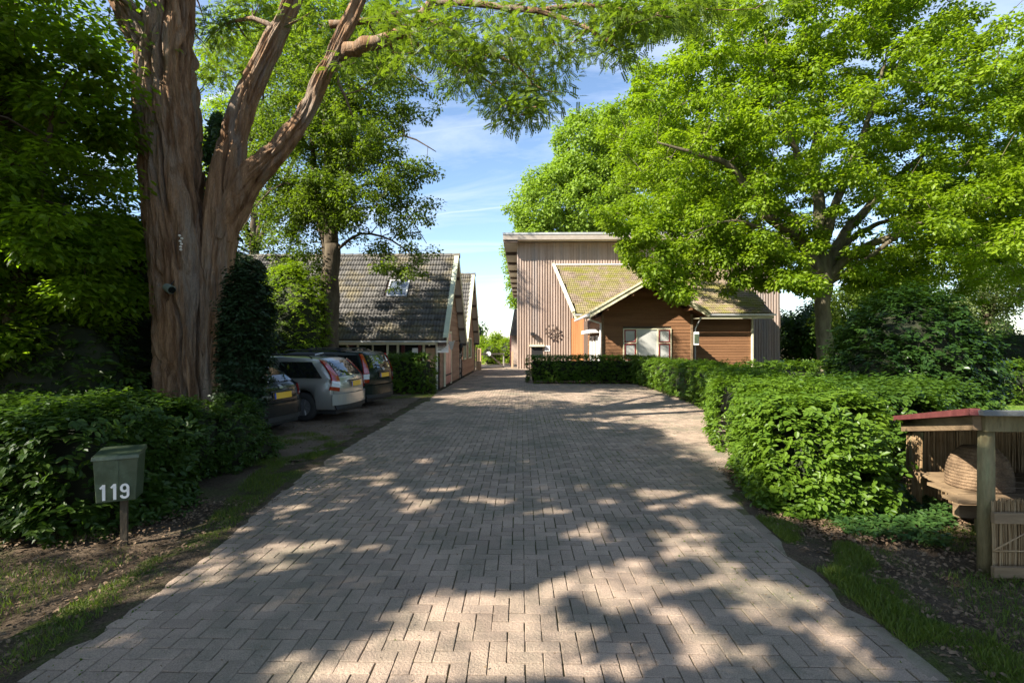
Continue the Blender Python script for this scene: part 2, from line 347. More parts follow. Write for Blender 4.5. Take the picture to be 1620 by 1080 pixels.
def grow(parent, limbs, centers, bark, tw=.012, nseg=6, sag=.12, name='branch', extra=None):
    """limbs: (points, radii); every leaf clump is joined to the nearest wood by a bent bough"""
    mb = MB(); nodes = []; nr = []
    for pts, rad in limbs:
        P = [Vector(p) for p in pts]; Q = []; RR = []
        for i in range(len(P) - 1):
            L_ = (P[i + 1] - P[i]).length; k = max(2, int(L_ / .35))
            p0 = P[max(i - 1, 0)]; p3 = P[min(i + 2, len(P) - 1)]
            for j in range(k):
                t = j / k; a = P[i]; b = P[i + 1]
                q = .5 * ((2 * a) + (b - p0) * t + (2 * p0 - 5 * a + 4 * b - p3) * t * t + (3 * a - p0 - 3 * b + p3) * t ** 3)
                Q.append(q); RR.append(rad[i] + (rad[i + 1] - rad[i]) * t)
        Q.append(P[-1]); RR.append(rad[-1])
        Q = [q + Vector(rdir(1)[0]) * min(.06, r * .25) for q, r in zip(Q, RR)]
        mb.tube(Q, RR, 12 if RR[0] > .12 else 7); nodes += [tuple(q) for q in Q]; nr += RR
    nodes = np.array(nodes); nr = np.array(nr)
    if len(centers):
        C = np.array(centers, float)
        d0 = np.array([np.min(np.linalg.norm(nodes - c, axis=1)) for c in C]); order = np.argsort(d0)
        for i in order:
            c = C[i]; dd = np.linalg.norm(nodes - c, axis=1) + np.maximum(0, nodes[:, 2] - c[2]) * .5 + (nr < .014) * .3
            j = int(np.argmin(dd)); a = nodes[j]; L_ = np.linalg.norm(c - a)
            if L_ < .15: continue
            r0 = min(nr[j] * .6, .012 + .014 * L_); r0 = max(r0, tw)
            k = max(3, int(L_ / .3)); mid = (a + c) / 2 + np.array([0, 0, sag * L_]) + rdir(1)[0] * .12 * L_
            ts = np.linspace(0, 1, k)[:, None]; pts = (1 - ts) ** 2 * a + 2 * ts * (1 - ts) * mid + ts ** 2 * c
            rr = np.linspace(r0, tw * .5, k)
            mb.tube([Vector(p) for p in pts], list(rr), 5 if r0 > .025 else 4, cap=False)
            nodes = np.vstack([nodes, pts[1:]]); nr = np.concatenate([nr, rr[1:]])
    return mb.build(name, bark, parent, smooth=True)
def ell_clumps(ells, n, rmin, rmax, shell=.55, rej=None):
    out = []; rs = []; vol = np.array([e[1][0] * e[1][1] * e[1][2] for e in ells]) ** .75; vol /= vol.sum()
    while len(out) < n:
        k = rng.choice(len(ells), p=vol); c, r = ells[k]; d = rdir(1)[0]; u = shell + (1 - shell) * rng.random()
        bump = .82 + .36 * float(vn((d * 2.2 + k * 7)[None], 3)[0])
        p = np.array(c) + d * np.array(r) * u * bump
        if rej is not None and rej(p): continue
        out.append(p); rs.append(rmin + (rmax - rmin) * rng.random())
    return np.array(out), np.array(rs)
def shell_leaves(ells, n, dens=.25, lump=.25, freq=1.6, seed=0):
    """leaves spread through the outer growth of a shrub made of lobes"""
    ar = np.array([(e[1][0] * e[1][1] + e[1][0] * e[1][2] + e[1][1] * e[1][2]) for e in ells]); ar /= ar.sum()
    k = rng.choice(len(ells), n, p=ar); C = np.array([e[0] for e in ells], float)[k]; Rr = np.array([e[1] for e in ells], float)[k]
    d = rdir(n); nn = fbm(d * freq + k[:, None] * 3.1 + seed, seed, 3) - .5
    p = C + d * Rr * (1 + lump * 2 * nn - dens * rng.random(n) ** 1.5)[:, None]
    nrm = d / Rr; nrm /= np.linalg.norm(nrm, axis=1, keepdims=True)
    keep = np.ones(n, bool)
    for i, (c, r) in enumerate(ells):
        q = np.linalg.norm((p - np.array(c)) / np.array(r), axis=1); keep &= ~((q < .7) & (k != i))
    keep &= p[:, 2] > .03
    return p[keep], nrm[keep]
def sprays(A_, Nn, per, length, out=.6):
    """leafy shoots: per leaves along a short twig leaving every anchor"""
    m = len(A_); d = Nn * out + rdir(m) * .75 + np.array([0, 0, .12]); d /= np.linalg.norm(d, axis=1, keepdims=True)
    L_ = length * (.5 + rng.random(m) ** 2 * 1.1); up = np.array([0, 0, 1.]) + Nn * .5 + rdir(m) * .45; sd = np.cross(d, up); sd /= np.linalg.norm(sd, axis=1, keepdims=True) + 1e-9
    i = np.repeat(np.arange(m), per); k = np.tile(np.arange(per), m); t = (k + .5) / per - .25
    p = A_[i] + d[i] * (L_[i] * t)[:, None] + np.array([0, 0, -.12]) * (L_[i] * t * t)[:, None]; s_ = np.where(k % 2 == 0, 1., -1.)[:, None]
    tn = d[i] * .55 + sd[i] * s_ * .85 + rdir(len(i)) * .3 + np.array([0, 0, -.12]); nr = up[i] + rdir(len(i)) * .35
    cr = (rng.random(m)[i] * .6 + rng.random(len(i)) * .4); return p, nr, tn, cr
def lobes_mesh(mb, ells, f=.78, n=12, z0=.03):  # solid bodies added behind the leaves to block light
    for c, r in ells:
        b = len(mb.v)
        for i in range(n // 2 + 1):
            th = math.pi * i / (n // 2)
            for j in range(n):
                ph = 2 * math.pi * j / n
                mb.v.append((c[0] + r[0] * f * math.sin(th) * math.cos(ph), c[1] + r[1] * f * math.sin(th) * math.sin(ph), max(z0, c[2] + r[2] * f * math.cos(th))))
        for i in range(n // 2):
            for j in range(n):
                mb.f.append((b + i * n + j, b + (i + 1) * n + j, b + (i + 1) * n + (j + 1) % n, b + i * n + (j + 1) % n)); mb.r.append(.5)
def shrub(name, label, ells, n, size, mt, tmpl=LEAF6, core=True, cat='shrub', group=None, up=.35, lump=.25, dens=.3, stems=True, rn=.6, freq=1.6):
    c = np.mean([e[0] for e in ells], axis=0); t = thing(name, label, cat, (float(c[0]), float(c[1]), 0), group=group)
    p, nr = shell_leaves(ells, n, lump=lump, dens=dens, seed=len(label), freq=freq)
    p, nrm, tn, cr = sprays(p[::7], nr[::7], 7, size * 2.6); p[:, 2] = np.maximum(p[:, 2], .03); m = len(p)
    scatter('foliage', tmpl, p, nrm, tn, size * (.7 + .6 * rng.random(m)), mt, t, 'stuff', cr)
    if core: mb = None
    for e_ in (ells if core else []): mb = MB(); lobes_mesh(mb, [e_]); mb.build('shade_core', 'inner', t, smooth=True)
    if stems:
        mb = MB()
        for k in range(5):
            e = ells[k % len(ells)]; a = rng.random() * 6.28
            mb.tube([(e[0][0] + .1 * math.cos(a), e[0][1] + .1 * math.sin(a), 0), (e[0][0] + .2 * math.cos(a), e[0][1] + .2 * math.sin(a), e[0][2] * .6 + .1), (e[0][0] + .5 * e[1][0] * math.cos(a), e[0][1] + .5 * e[1][1] * math.sin(a), e[0][2] + e[1][2] * .7)], [.03, .02, .01], 5)
        mb.build('stems', 'bark_dark', t, smooth=True, kind='stuff')
    return t

# brick paved lane
DRIVE = [(-2.6, -3), (-2.6, 4), (-2.95, 6.5), (-2.98, 34), (-3.6, 34.5), (-3.6, 62), (-.32, 62), (-.32, 35.9), (.5, 35.9), (.5, 22.0), (5.0, 21.9), (4.95, 12.4), (3.9, 9), (2.9, 7.2), (2.5, 6.2), (2.2, 5.2), (2.07, 3.6), (2.07, -3)]
# ------------------------------------------------------------------ ground
g = MB(); gx = list(np.linspace(-14, 16, 90)); gy = list(np.linspace(-4, 34, 110))
gx = [-2500, -300, -60, -25] + gx + [25, 60, 300, 2500]; gy = [-2500, -200, -20] + gy + [60, 150, 600, 2500]
pts = np.array([(x, y, 0) for y in gy for x in gx]); hz = (fbm(pts * .5, 1, 3) - .5) * .10 + (fbm(pts * 3, 2, 3) - .5) * .05
near = ((pts[:, 0] > -13) & (pts[:, 0] < 15) & (pts[:, 1] > -3) & (pts[:, 1] < 33)); lane = inpoly(pts[:, 0], pts[:, 1], DRIVE) | ~near
hz = np.where(near & ~lane, hz - .01, -.04); hz = np.where(lane, -.04, np.minimum(hz, .035))
pts[:, 2] = hz; nx = len(gx)
g.v = [tuple(p) for p in pts]; g.f = [(j * nx + i, j * nx + i + 1, (j + 1) * nx + i + 1, (j + 1) * nx + i) for j in range(len(gy) - 1) for i in range(nx - 1)]; g.r = [.5] * len(g.f)
g.build('ground', 'ground', None, smooth=True, kind='structure')
# parking dirt
d_ = MB(); xs = np.linspace(-13, -2.9, 40); ys = np.linspace(7.4, 18.8, 45)
pp = np.array([(x, y, 0) for y in ys for x in xs]); pp[:, 2] = .045 + (fbm(pp * 2.2, 4, 3) - .5) * .035; pp[:, 0] += (fbm(pp * 1.3, 8, 2) - .5) * .3 * (pp[:, 0] < -3)
d_.v = [tuple(p) for p in pp]; d_.f = [(j * 40 + i, j * 40 + i + 1, (j + 1) * 40 + i + 1, (j + 1) * 40 + i) for j in range(44) for i in range(39)]; d_.r = [.5] * len(d_.f)
d_.build('parking_ground', 'dirt', None, smooth=True, kind='structure')
lw = MB(); lw.add([(9, 13, .05), (60, 13, .05), (60, 60, .05), (19, 60, .05), (19, 26, .05), (9, 20, .05)], [(0, 1, 2, 3, 4, 5)]); lw.build('lawn', 'lawn', None, kind='structure')
sp_ = MB(); sp_.add([(8.5, 9.2, .055), (30, 9.2, .055), (30, 12.8, .055), (8.5, 12.8, .055)], [(0, 1, 2, 3)]); sp_.build('sandy_path', 'dirt', None, kind='structure')
BED = [(x + (.22 if 1 < x < 4.99 and y < 21 else -.12 if x < -2 and y < 34 else 0), y) for x, y in DRIVE]
bed = MB(); bed.hexa([(x, y, -.1) for x, y in BED], [(x, y, .0405) for x, y in BED])
drive = bed.build('driveway', 'joint', None, kind='structure')
U = .100
def brick_mesh(seed, fine):
    """a 21 x 10.5 cm paver with worn edges, top at z=.05"""
    r = np.random.default_rng(seed); L_, w_ = .0966, .0480; mb = MB(); mb.cur = float(r.random())
    t = r.normal(size=4) * .0010
    def ring(ins, z, tl=1):
        return [(sx * (L_ - ins), sy * (w_ - ins), z + t[k] * tl) for k, (sx, sy) in enumerate(((-1, -1), (1, -1), (1, 1), (-1, 1)))]
    rings = [ring(-.0006, .012, 0), ring(0, .045), ring(.0016, .0488), ring(.0042, .0500)] if fine else [ring(0, .014, 0), ring(.0022, .0495)]
    for rg in rings: mb.v += rg
    n = len(rings)
    for i in range(n - 1):
        for k in range(4): mb.f.append((i * 4 + k, i * 4 + (k + 1) % 4, (i + 1) * 4 + (k + 1) % 4, (i + 1) * 4 + k)); mb.r.append(mb.cur)
    mb.f.append(tuple((n - 1) * 4 + k for k in range(4))); mb.r.append(mb.cur)
    return mb
cells = []
for a in range(-44, 56):
    for b in range(-27, 625):
        k = (a - b) % 4
        if k == 0: cells.append((a + 1, b + .5, 0))
        elif k == 3: cells.append((a + .5, b + 1, 1))
cells = np.array(cells, float); cx = cells[:, 0] * U + .02; cy = cells[:, 1] * U
ins = inpoly(cx, cy, DRIVE) 
cx = cx[ins]; cy = cy[ins]; ori = cells[ins, 2]
px_, py_ = to_px(cx, cy); vis = (px_ > 0) & (px_ < 1620) & (py_ > 560) & (py_ < 1078)
dist = np.where(vis, cx ** 2 + cy ** 2, 1e9); first = np.argsort(dist)[:300]; isf = np.zeros(len(cx), bool); isf[first] = True
bm_ = [brick_mesh(k, True) for k in range(24)]; bme = [b.mesh('brick') for b in bm_]
for m_ in bme: m_.materials.append(M['paver'])
jit = rng.normal(size=(len(cx), 4))
und = (fbm(np.stack([cx * .8, cy * .8, cx * 0], 1), 21, 2) - .5) * .016
for i in first:
    o = bpy.data.objects.new('brick', bme[int(rng.integers(24))]); COL.objects.link(o); o.parent = drive
    o.location = (cx[i] + jit[i, 0] * .0012, cy[i] + jit[i, 1] * .0012, und[i] + jit[i, 2] * .0009)
    o.rotation_euler = (jit[i, 1] * .004, jit[i, 2] * .004, (R_(90) if ori[i] else 0) + jit[i, 3] * .008 + (math.pi if rng.random() < .5 else 0))
def bricks(name, sel, fine):
    idx = np.nonzero(sel)[0]; t = brick_mesh(99, fine); tv = np.array(t.v); tf = np.array(t.f); n = len(idx)
    an = np.where(ori[idx] > 0, math.pi / 2, 0) + jit[idx, 3] * .008; c, s = np.cos(an), np.sin(an)
    x = tv[None, :, 0] * c[:, None] - tv[None, :, 1] * s[:, None] + (cx[idx] + jit[idx, 0] * .0012)[:, None]
    y = tv[None, :, 0] * s[:, None] + tv[None, :, 1] * c[:, None] + (cy[idx] + jit[idx, 1] * .0012)[:, None]
    z = tv[None, :, 2] + (und[idx] + jit[idx, 2] * .0009)[:, None] + (x - cx[idx][:, None]) * (jit[idx, 1] * .008)[:, None]
    V = np.stack([x, y, z], 2).reshape(-1, 3); Fc = (tf[None] + (np.arange(n) * len(tv))[:, None, None]).reshape(-1, 4)
    npmesh(name, V, Fc, np.repeat(rng.random(n), len(tf)), 'paver', drive, kind='stuff')
bricks('brick_field', ~isf, False)
# half bricks that close the herringbone along the rims
hb = brick_mesh(77, False); hv_ = np.array(hb.v) * np.array([.485, .99, 1]); hf_ = np.array(hb.f); cov = set()
for c_ in cells[ins]:
    if c_[2] > 0: a_ = (int(c_[0] - .5), int(c_[1] - 1)); cov |= {a_, (a_[0], a_[1] + 1)}
    else: a_ = (int(c_[0] - 1), int(c_[1] - .5)); cov |= {a_, (a_[0] + 1, a_[1])}
HV = []; HF = []; nb_ = 0
ca, cb_ = np.meshgrid(np.arange(-44, 56), np.arange(-27, 340), indexing='ij'); ccx = (ca + .5) * U + .02; ccy = (cb_ + .5) * U
okc = inpoly(ccx, ccy, DRIVE) | ((ccx > 1) & (ccy < 5) & inpoly(ccx - .06, ccy, DRIVE))
for a_, b_, x_, y_ in zip(ca[okc], cb_[okc], ccx[okc], ccy[okc]):
    if (int(a_), int(b_)) in cov: continue
    HV.append(hv_ + np.array([x_, y_, rng.normal() * .001])); HF.append(hf_ + nb_); nb_ += len(hv_)
npmesh('half_bricks', np.concatenate(HV), np.concatenate(HF), np.repeat(rng.random(len(HV)), len(hf_)), 'paver', drive, kind='stuff')
# concrete edging along the right and left rims of the lane
def edge_run(pts, name):
    for (x0, y0), (x1, y1) in zip(pts[:-1], pts[1:]):
        L_ = math.hypot(x1 - x0, y1 - y0); n = max(1, round(L_ / .5)); d = Vector((x1 - x0, y1 - y0, 0)) / L_
        for k in range(n):
            a = Vector((x0, y0, .022)) + d * (k * L_ / n + .006); b = Vector((x0, y0, .022)) + d * ((k + 1) * L_ / n - .006)
            m = MB(); m.cur = random.random(); m.beam(a + Vector((0, 0, random.uniform(-.004, .002))), b, .10, .06); m.build('edging_stone', 'edging', drive, bevel=.006)
edge_run([(2.13, 1.6), (2.13, 3.6), (2.26, 5.1)], 'r')
def verge(pts, sgn, nm, w_in=.10, w_out=.5):
    mb = MB(); P_ = []
    for (x0, y0), (x1, y1) in zip(pts[:-1], pts[1:]):
        n_ = int(math.hypot(x1 - x0, y1 - y0) / .05)
        for k in range(n_): P_.append((x0 + (x1 - x0) * k / n_, y0 + (y1 - y0) * k / n_))
    P_ = np.array(P_); nz_ = fbm(np.stack([P_[:, 1] * 2.4, P_[:, 0], P_[:, 0] * 0], 1), 40, 3); nz2 = fbm(np.stack([P_[:, 1] * 9, P_[:, 0], P_[:, 0] * 0], 1), 41, 2)
    for (x, y), a, b in zip(P_, nz_, nz2):
        e = w_in * (a - .5) * 4 + .06 * (b - .5) + .03
        for k, (u, z) in enumerate(((-max(e, .035), .040), (-max(e, .035) + .03, .052 + .006 * b), (.12, .053 + .010 * a), (.30, .042), (w_out, .0))): mb.v.append((x + sgn * u, y, z))
    for i in range(len(P_) - 1):
        for k in range(4): mb.f.append((i * 5 + k, i * 5 + k + 1, i * 5 + 6 + k, i * 5 + 5 + k) if sgn > 0 else (i * 5 + k, i * 5 + 5 + k, i * 5 + 6 + k, i * 5 + k + 1)); mb.r.append(.5)
    return mb.build(nm, 'verge_soil', None, smooth=True, kind='structure')
verge([(-2.56, 1.0), (-2.56, 4.0), (-2.9, 6.5), (-2.93, 17.0)], -1, 'verge'); verge([(2.20, 1.2), (2.20, 3.6), (2.34, 5.2), (2.56, 6.2), (2.95, 7.2), (3.95, 9.0), (5.0, 12.4), (5.06, 21.5)], 1, 'verge', .07, .5)
# moss and tufts in the joints
n = 14000; mx_ = rng.uniform(-2.9, 5, n * 3); my_ = rng.uniform(2.2, 15, n * 3)
sn = fbm(np.stack([mx_ * .7, my_ * .7, mx_ * 0], 1), 33, 2); side = np.clip(np.abs(mx_ - .1) / 2.6, 0, 1) ** 2
kp = inpoly(mx_, my_, DRIVE) & (sn + .35 * side + .2 * rng.random(n * 3) > .78)
ang = rng.random(n * 3) < .5
mx2 = np.where(ang, np.round((mx_ - .02) / U) * U + .02 + rng.normal(size=n * 3) * .002, mx_); my2 = np.where(~ang, np.round(my_ / U) * U + rng.normal(size=n * 3) * .002, my_)
pos = np.stack([mx2, my2, mx_ * 0 + .040], 1)[kp]; idx = np.repeat(np.arange(len(pos)), 3); pos = pos[idx] + rng.normal(size=(len(idx), 3)) * np.array([.006, .006, .0])
dn = rdir(len(pos)); scatter('joint_moss', DIAMOND, pos, dn * np.array([1, 1, .4]) + np.array([0, 0, .5]), rdir(len(pos)) * np.array([.8, .8, .4]) + np.array([0, 0, .35]), .007 + .016 * rng.random(len(pos)) ** 2, 'grass', drive, 'stuff')
# grass, litter ------------------------------------------------------------
BLADE = (np.array([[0, -.05, 0], [.5, -.04, .06], [1, 0, .22], [.5, .04, .06], [0, .05, 0]]), np.array([[0, 1, 3, 4], [1, 2, 2, 3]]))
BLADE = (np.array([[0, -.04, 0], [.6, -.03, .0], [1, .0, .16], [.5, .03, .0]]), np.array([[0, 1, 2, 3]]))
def grass(name, polys, n, hmin, hmax, cl=1.2, thr=.45, seed=1):
    P = []; S_ = []
    for poly, frac in polys:
        a = np.array(poly); m = int(n * frac * 3); x = rng.uniform(a[:, 0].min(), a[:, 0].max(), m); y = rng.uniform(a[:, 1].min(), a[:, 1].max(), m)
        ns = fbm(np.stack([x * cl, y * cl, x * 0], 1), seed, 3); k = inpoly(x, y, poly) & (ns > thr + .1 * rng.random(m)); P.append(np.stack([x, y, np.full(m, .042)], 1)[k][:int(n * frac)]); S_.append(ns[k][:int(n * frac)])
    P = np.concatenate(P); s = np.concatenate(S_); m = len(P)
    t = rdir(m) * np.array([.75, .75, .0]) + np.array([0, 0, 1]); nr = rdir(m) * np.array([1, 1, .1])
    o = scatter(name, BLADE, P, nr, t, hmin + (hmax - hmin) * rng.random(m) * np.clip((s - thr) * 5, .3, 1), 'grass', None, 'stuff'); return o
o = grass('grass', [([(-3.4, 2.2), (-2.6, 2.2), (-2.65, 4.5), (-3.05, 7.2), (-3.1, 10.5), (-3.7, 10.3), (-3.5, 6.5), (-2.9, 4.4), (-2.9, 2.2)], .5), ([(-5.2, 2.2), (-3.2, 2.2), (-3.0, 4.6), (-6, 4.6)], .25), ([(-5, 7), (-3, 7), (-3.2, 9.6), (-4.6, 9.6)], .3)], 34000, .025, .085, 2.2, .40)
tag(o, 'short patchy green grass along the left rim of the brick lane', 'grass')
o = grass('grass', [([(2.12, 2), (2.75, 2), (2.65, 3.6), (2.9, 4.6), (2.3, 5.0), (2.2, 3.6)], .55), ([(2.6, 2), (6, 2), (6, 4.2), (2.9, 4.4)], .3), ([(3, 4), (4.2, 4), (4.2, 5.2), (2.8, 5)], .15)], 36000, .03, .09, 2.2, .41, 6)
tag(o, 'lush green grass strip on the right rim of the brick lane', 'grass')
o = grass('grass', [([(9, 13), (24, 13), (24, 24), (9, 19)], 1)], 26000, .04, .08, .6, .25, 8); tag(o, 'sunlit mown grass of the lawn behind the round shrub', 'grass')
o = grass('grass', [([(-4.6, 15.6), (-2.9, 15.9), (-2.9, 17.1), (-4.6, 17.0)], 1)], 3500, .03, .08, 1.2, .35, 9); tag(o, 'yellowing grass strip at the foot of the clipped hedge beside the van', 'grass')
def litter(name, label, polys, n, size=.045, mt='litter', z=.02, thr=.0):
    P = []
    for poly, fr in polys:
        a = np.array(poly); m = int(n * fr * 2); x = rng.uniform(a[:, 0].min(), a[:, 0].max(), m); y = rng.uniform(a[:, 1].min(), a[:, 1].max(), m); k = inpoly(x, y, poly) & (fbm(np.stack([x, y, x * 0], 1) * 1.3, 3, 2) > thr)
        P.append(np.stack([x, y, z + .025 * rng.random(m)], 1)[k][:int(n * fr)])
    P = np.concatenate(P); m = len(P)
    o = scatter(name, LEAF6, P, rdir(m) * .55 + np.array([0, 0, 1]), rdir(m), size * (.4 + .8 * rng.random(m)), mt, None, 'stuff'); tag(o, label, 'leaf litter')
litter('leaf_litter', 'dry brown leaves scattered on the dirt before the straw hive shelter', [([(2.2, 2), (6.5, 2), (6.5, 5.4), (2.6, 5.4), (2.3, 4.4)], .7), ([(2.3, 4.6), (3.2, 4.4), (3.4, 7), (2.7, 7)], .3)], 15000, .038, 'litter', .045)
litter('leaf_litter', 'dry leaves and husks on bare soil below the mailbox hedge', [([(-6, 2), (-2.6, 2), (-2.65, 5.6), (-6, 5)], .6), ([(-5, 7), (-3, 7), (-3.1, 17), (-8, 17)], .4)], 13000, .036, 'litter', .045)
litter('fallen_bits', 'tiny pale husks and petals fallen on the brick paving', [([(-2.6, 2), (2, 2), (5, 14), (-2.8, 14)], 1)], 1600, .016, 'litter', .053)

# ------------------------------------------------------------------ buildings
def pantile(w_=.24, L_=.36, th=.014):
    mb = MB(); n = 9; prof = [(i / (n - 1) * w_ - w_ / 2, .020 * (math.sin(i / (n - 1) * 4 * math.pi - .6))) for i in range(n)]
    for y, dz in ((0, .05), (L_, .0)):
        for x, z in prof: mb.v.append((x, y, z + dz))
    for x, z in prof: mb.v.append((x, 0, z + .05 - .045))
    for i in range(n - 1): mb.f += [(i, i + 1, n + i + 1, n + i), (2 * n + i, 2 * n + i + 1, i + 1, i)]; mb.r += [0, 0]
    return mb
def tile_roof(parent, BL, BR, TL, TR, mt, pitch_w=.245, exp=.33, skip=None, part_name='roof_tile', max_parts=300, under='rafter'):
    """pantile courses laid on the slope with corners BL BR (eave) and TL TR (ridge)"""
    BL, BR, TL, TR = map(Vector, (BL, BR, TL, TR)); ux = (BR - BL).normalized()
    mid_up = (TL - BL) - ux * (TL - BL).dot(ux); H = mid_up.length; uy = mid_up.normalized(); un = ux.cross(uy)
    off = base_of(parent); rows = int(H / exp) + 1; t = pantile(pitch_w * 1.03, exp * 1.12); tv = np.array(t.v); tf = np.array(t.f)
    meshes = []
    for k in range(8):
        me = t.mesh('roof_tile', smooth=True); me.attributes['rnd'].data.foreach_set('value', [k / 7.0] * len(me.polygons)); me.materials.append(M[mt]); meshes.append(me)
    R3 = Matrix((ux, uy, un)).transposed(); items = []
    tl = (TL - BL).dot(ux); tr = (TR - BL).dot(ux); bw = (BR - BL).length
    for r in range(rows):
        f = min(1, (r * exp + .1) / H); x0 = tl * f; x1 = bw + (tr - bw) * f
        k0 = math.ceil((x0 + pitch_w / 2) / pitch_w); k = k0
        while k * pitch_w + pitch_w / 2 <= x1 + .05:
            x = k * pitch_w; y = r * exp
            if y + exp * .6 < H and not (skip and skip(x, y)): items.append((x, y))
            k += 1
    pw = [BL + ux * x + uy * y + un * .03 for x, y in items]
    ppx = [to_px(p.x, p.y, p.z) for p in pw]; sc = [(p.y if 0 < q[0] < 1620 and 0 < q[1] < 1080 else 1e6) for p, q in zip(pw, ppx)]
    fi = set(np.argsort(sc)[:max_parts].tolist()); V = []; Fc = []; rr = []; nb = 0
    for i, p in enumerate(pw):
        j = random.uniform(-.006, .006)
        if i in fi:
            o = bpy.data.objects.new(part_name, meshes[random.randrange(8)]); COL.objects.link(o); o.parent = parent
            o.rotation_euler = (R3 @ Matrix.Rotation(random.uniform(-.012, .012), 3, 'Z')).to_euler(); o.location = p - off + un * j
        else:
            q = (np.array(R3) @ tv.T).T + np.array(p + un * j); V.append(q); Fc.append(tf + nb); nb += len(tv); rr += [random.random()] * len(tf)
    if V: npmesh('roof_tiles', np.concatenate(V), np.concatenate(Fc), rr, mt, parent, True, kind='stuff')
    ub = MB(); ub.prism([BL - un * .05, BR - un * .05, TR - un * .05, TL - un * .05], un * .03); ub.build('roof_deck', under, parent)
    return ux, uy, un
def lap(parent, axis, at, spans, z0, z1, pitch, mt, out=-1, th=.022):
    """lapped horizontal boards; axis 'x': wall in the XZ plane at y=at, facing out*y.  spans(z)->[(a,b)...]"""
    z = z0
    while z < z1 - .02:
        zt = min(z + pitch * 1.08, z1)
        for a, b, a2, b2 in spans(z, zt):
            if b - a < .05: continue
            m = MB(); m.cur = random.random(); o0 = at; o1 = at + out * (th + .012); o2 = at + out * .012
            if axis == 'x': A = [(a, o0, z), (b, o0, z), (b2, o0, zt), (a2, o0, zt)]; B = [(a, o1, z), (b, o1, z), (b2, o2, zt), (a2, o2, zt)]
            else: A = [(o0, a, z), (o0, b, z), (o0, b2, zt), (o0, a2, zt)]; B = [(o1, a, z), (o1, b, z), (o2, b2, zt), (o2, a2, zt)]
            m.hexa(A, B); m.build('board', mt, parent)
        z += pitch
def window(parent, axis, at, a0, a1, z0, z1, fm, gm, out=-1, fw=.07, muntins=(), name='window', split=()):
    def bx(m, a, b, c, d, o0, o1):
        if axis == 'x': m.box(a, b, min(o0, o1), max(o0, o1), c, d)
        else: m.box(min(o0, o1), max(o0, o1), a, b, c, d)
    f = MB(); o0, o1 = at + out * .0, at + out * .07
    for q in ((a0, a1, z1 - fw, z1), (a0, a1, z0, z0 + fw), (a0, a0 + fw, z0 + fw, z1 - fw), (a1 - fw, a1, z0 + fw, z1 - fw)): bx(f, *q, o0, o1)
    for s in split: bx(f, s - fw * .35, s + fw * .35, z0 + fw, z1 - fw, o0, o1 - out * .004)
    for s in muntins: bx(f, a0 + fw, a1 - fw, s - fw * .3, s + fw * .3, o0, o1 - out * .008)
    fo = f.build(name, fm, parent); p = MB(); bx(p, a0 + fw * .5, a1 - fw * .5, z0 + fw * .5, z1 - fw * .5, at + out * .012, at + out * .02)
    off = base_of(fo); p.build('pane', gm, fo); return fo

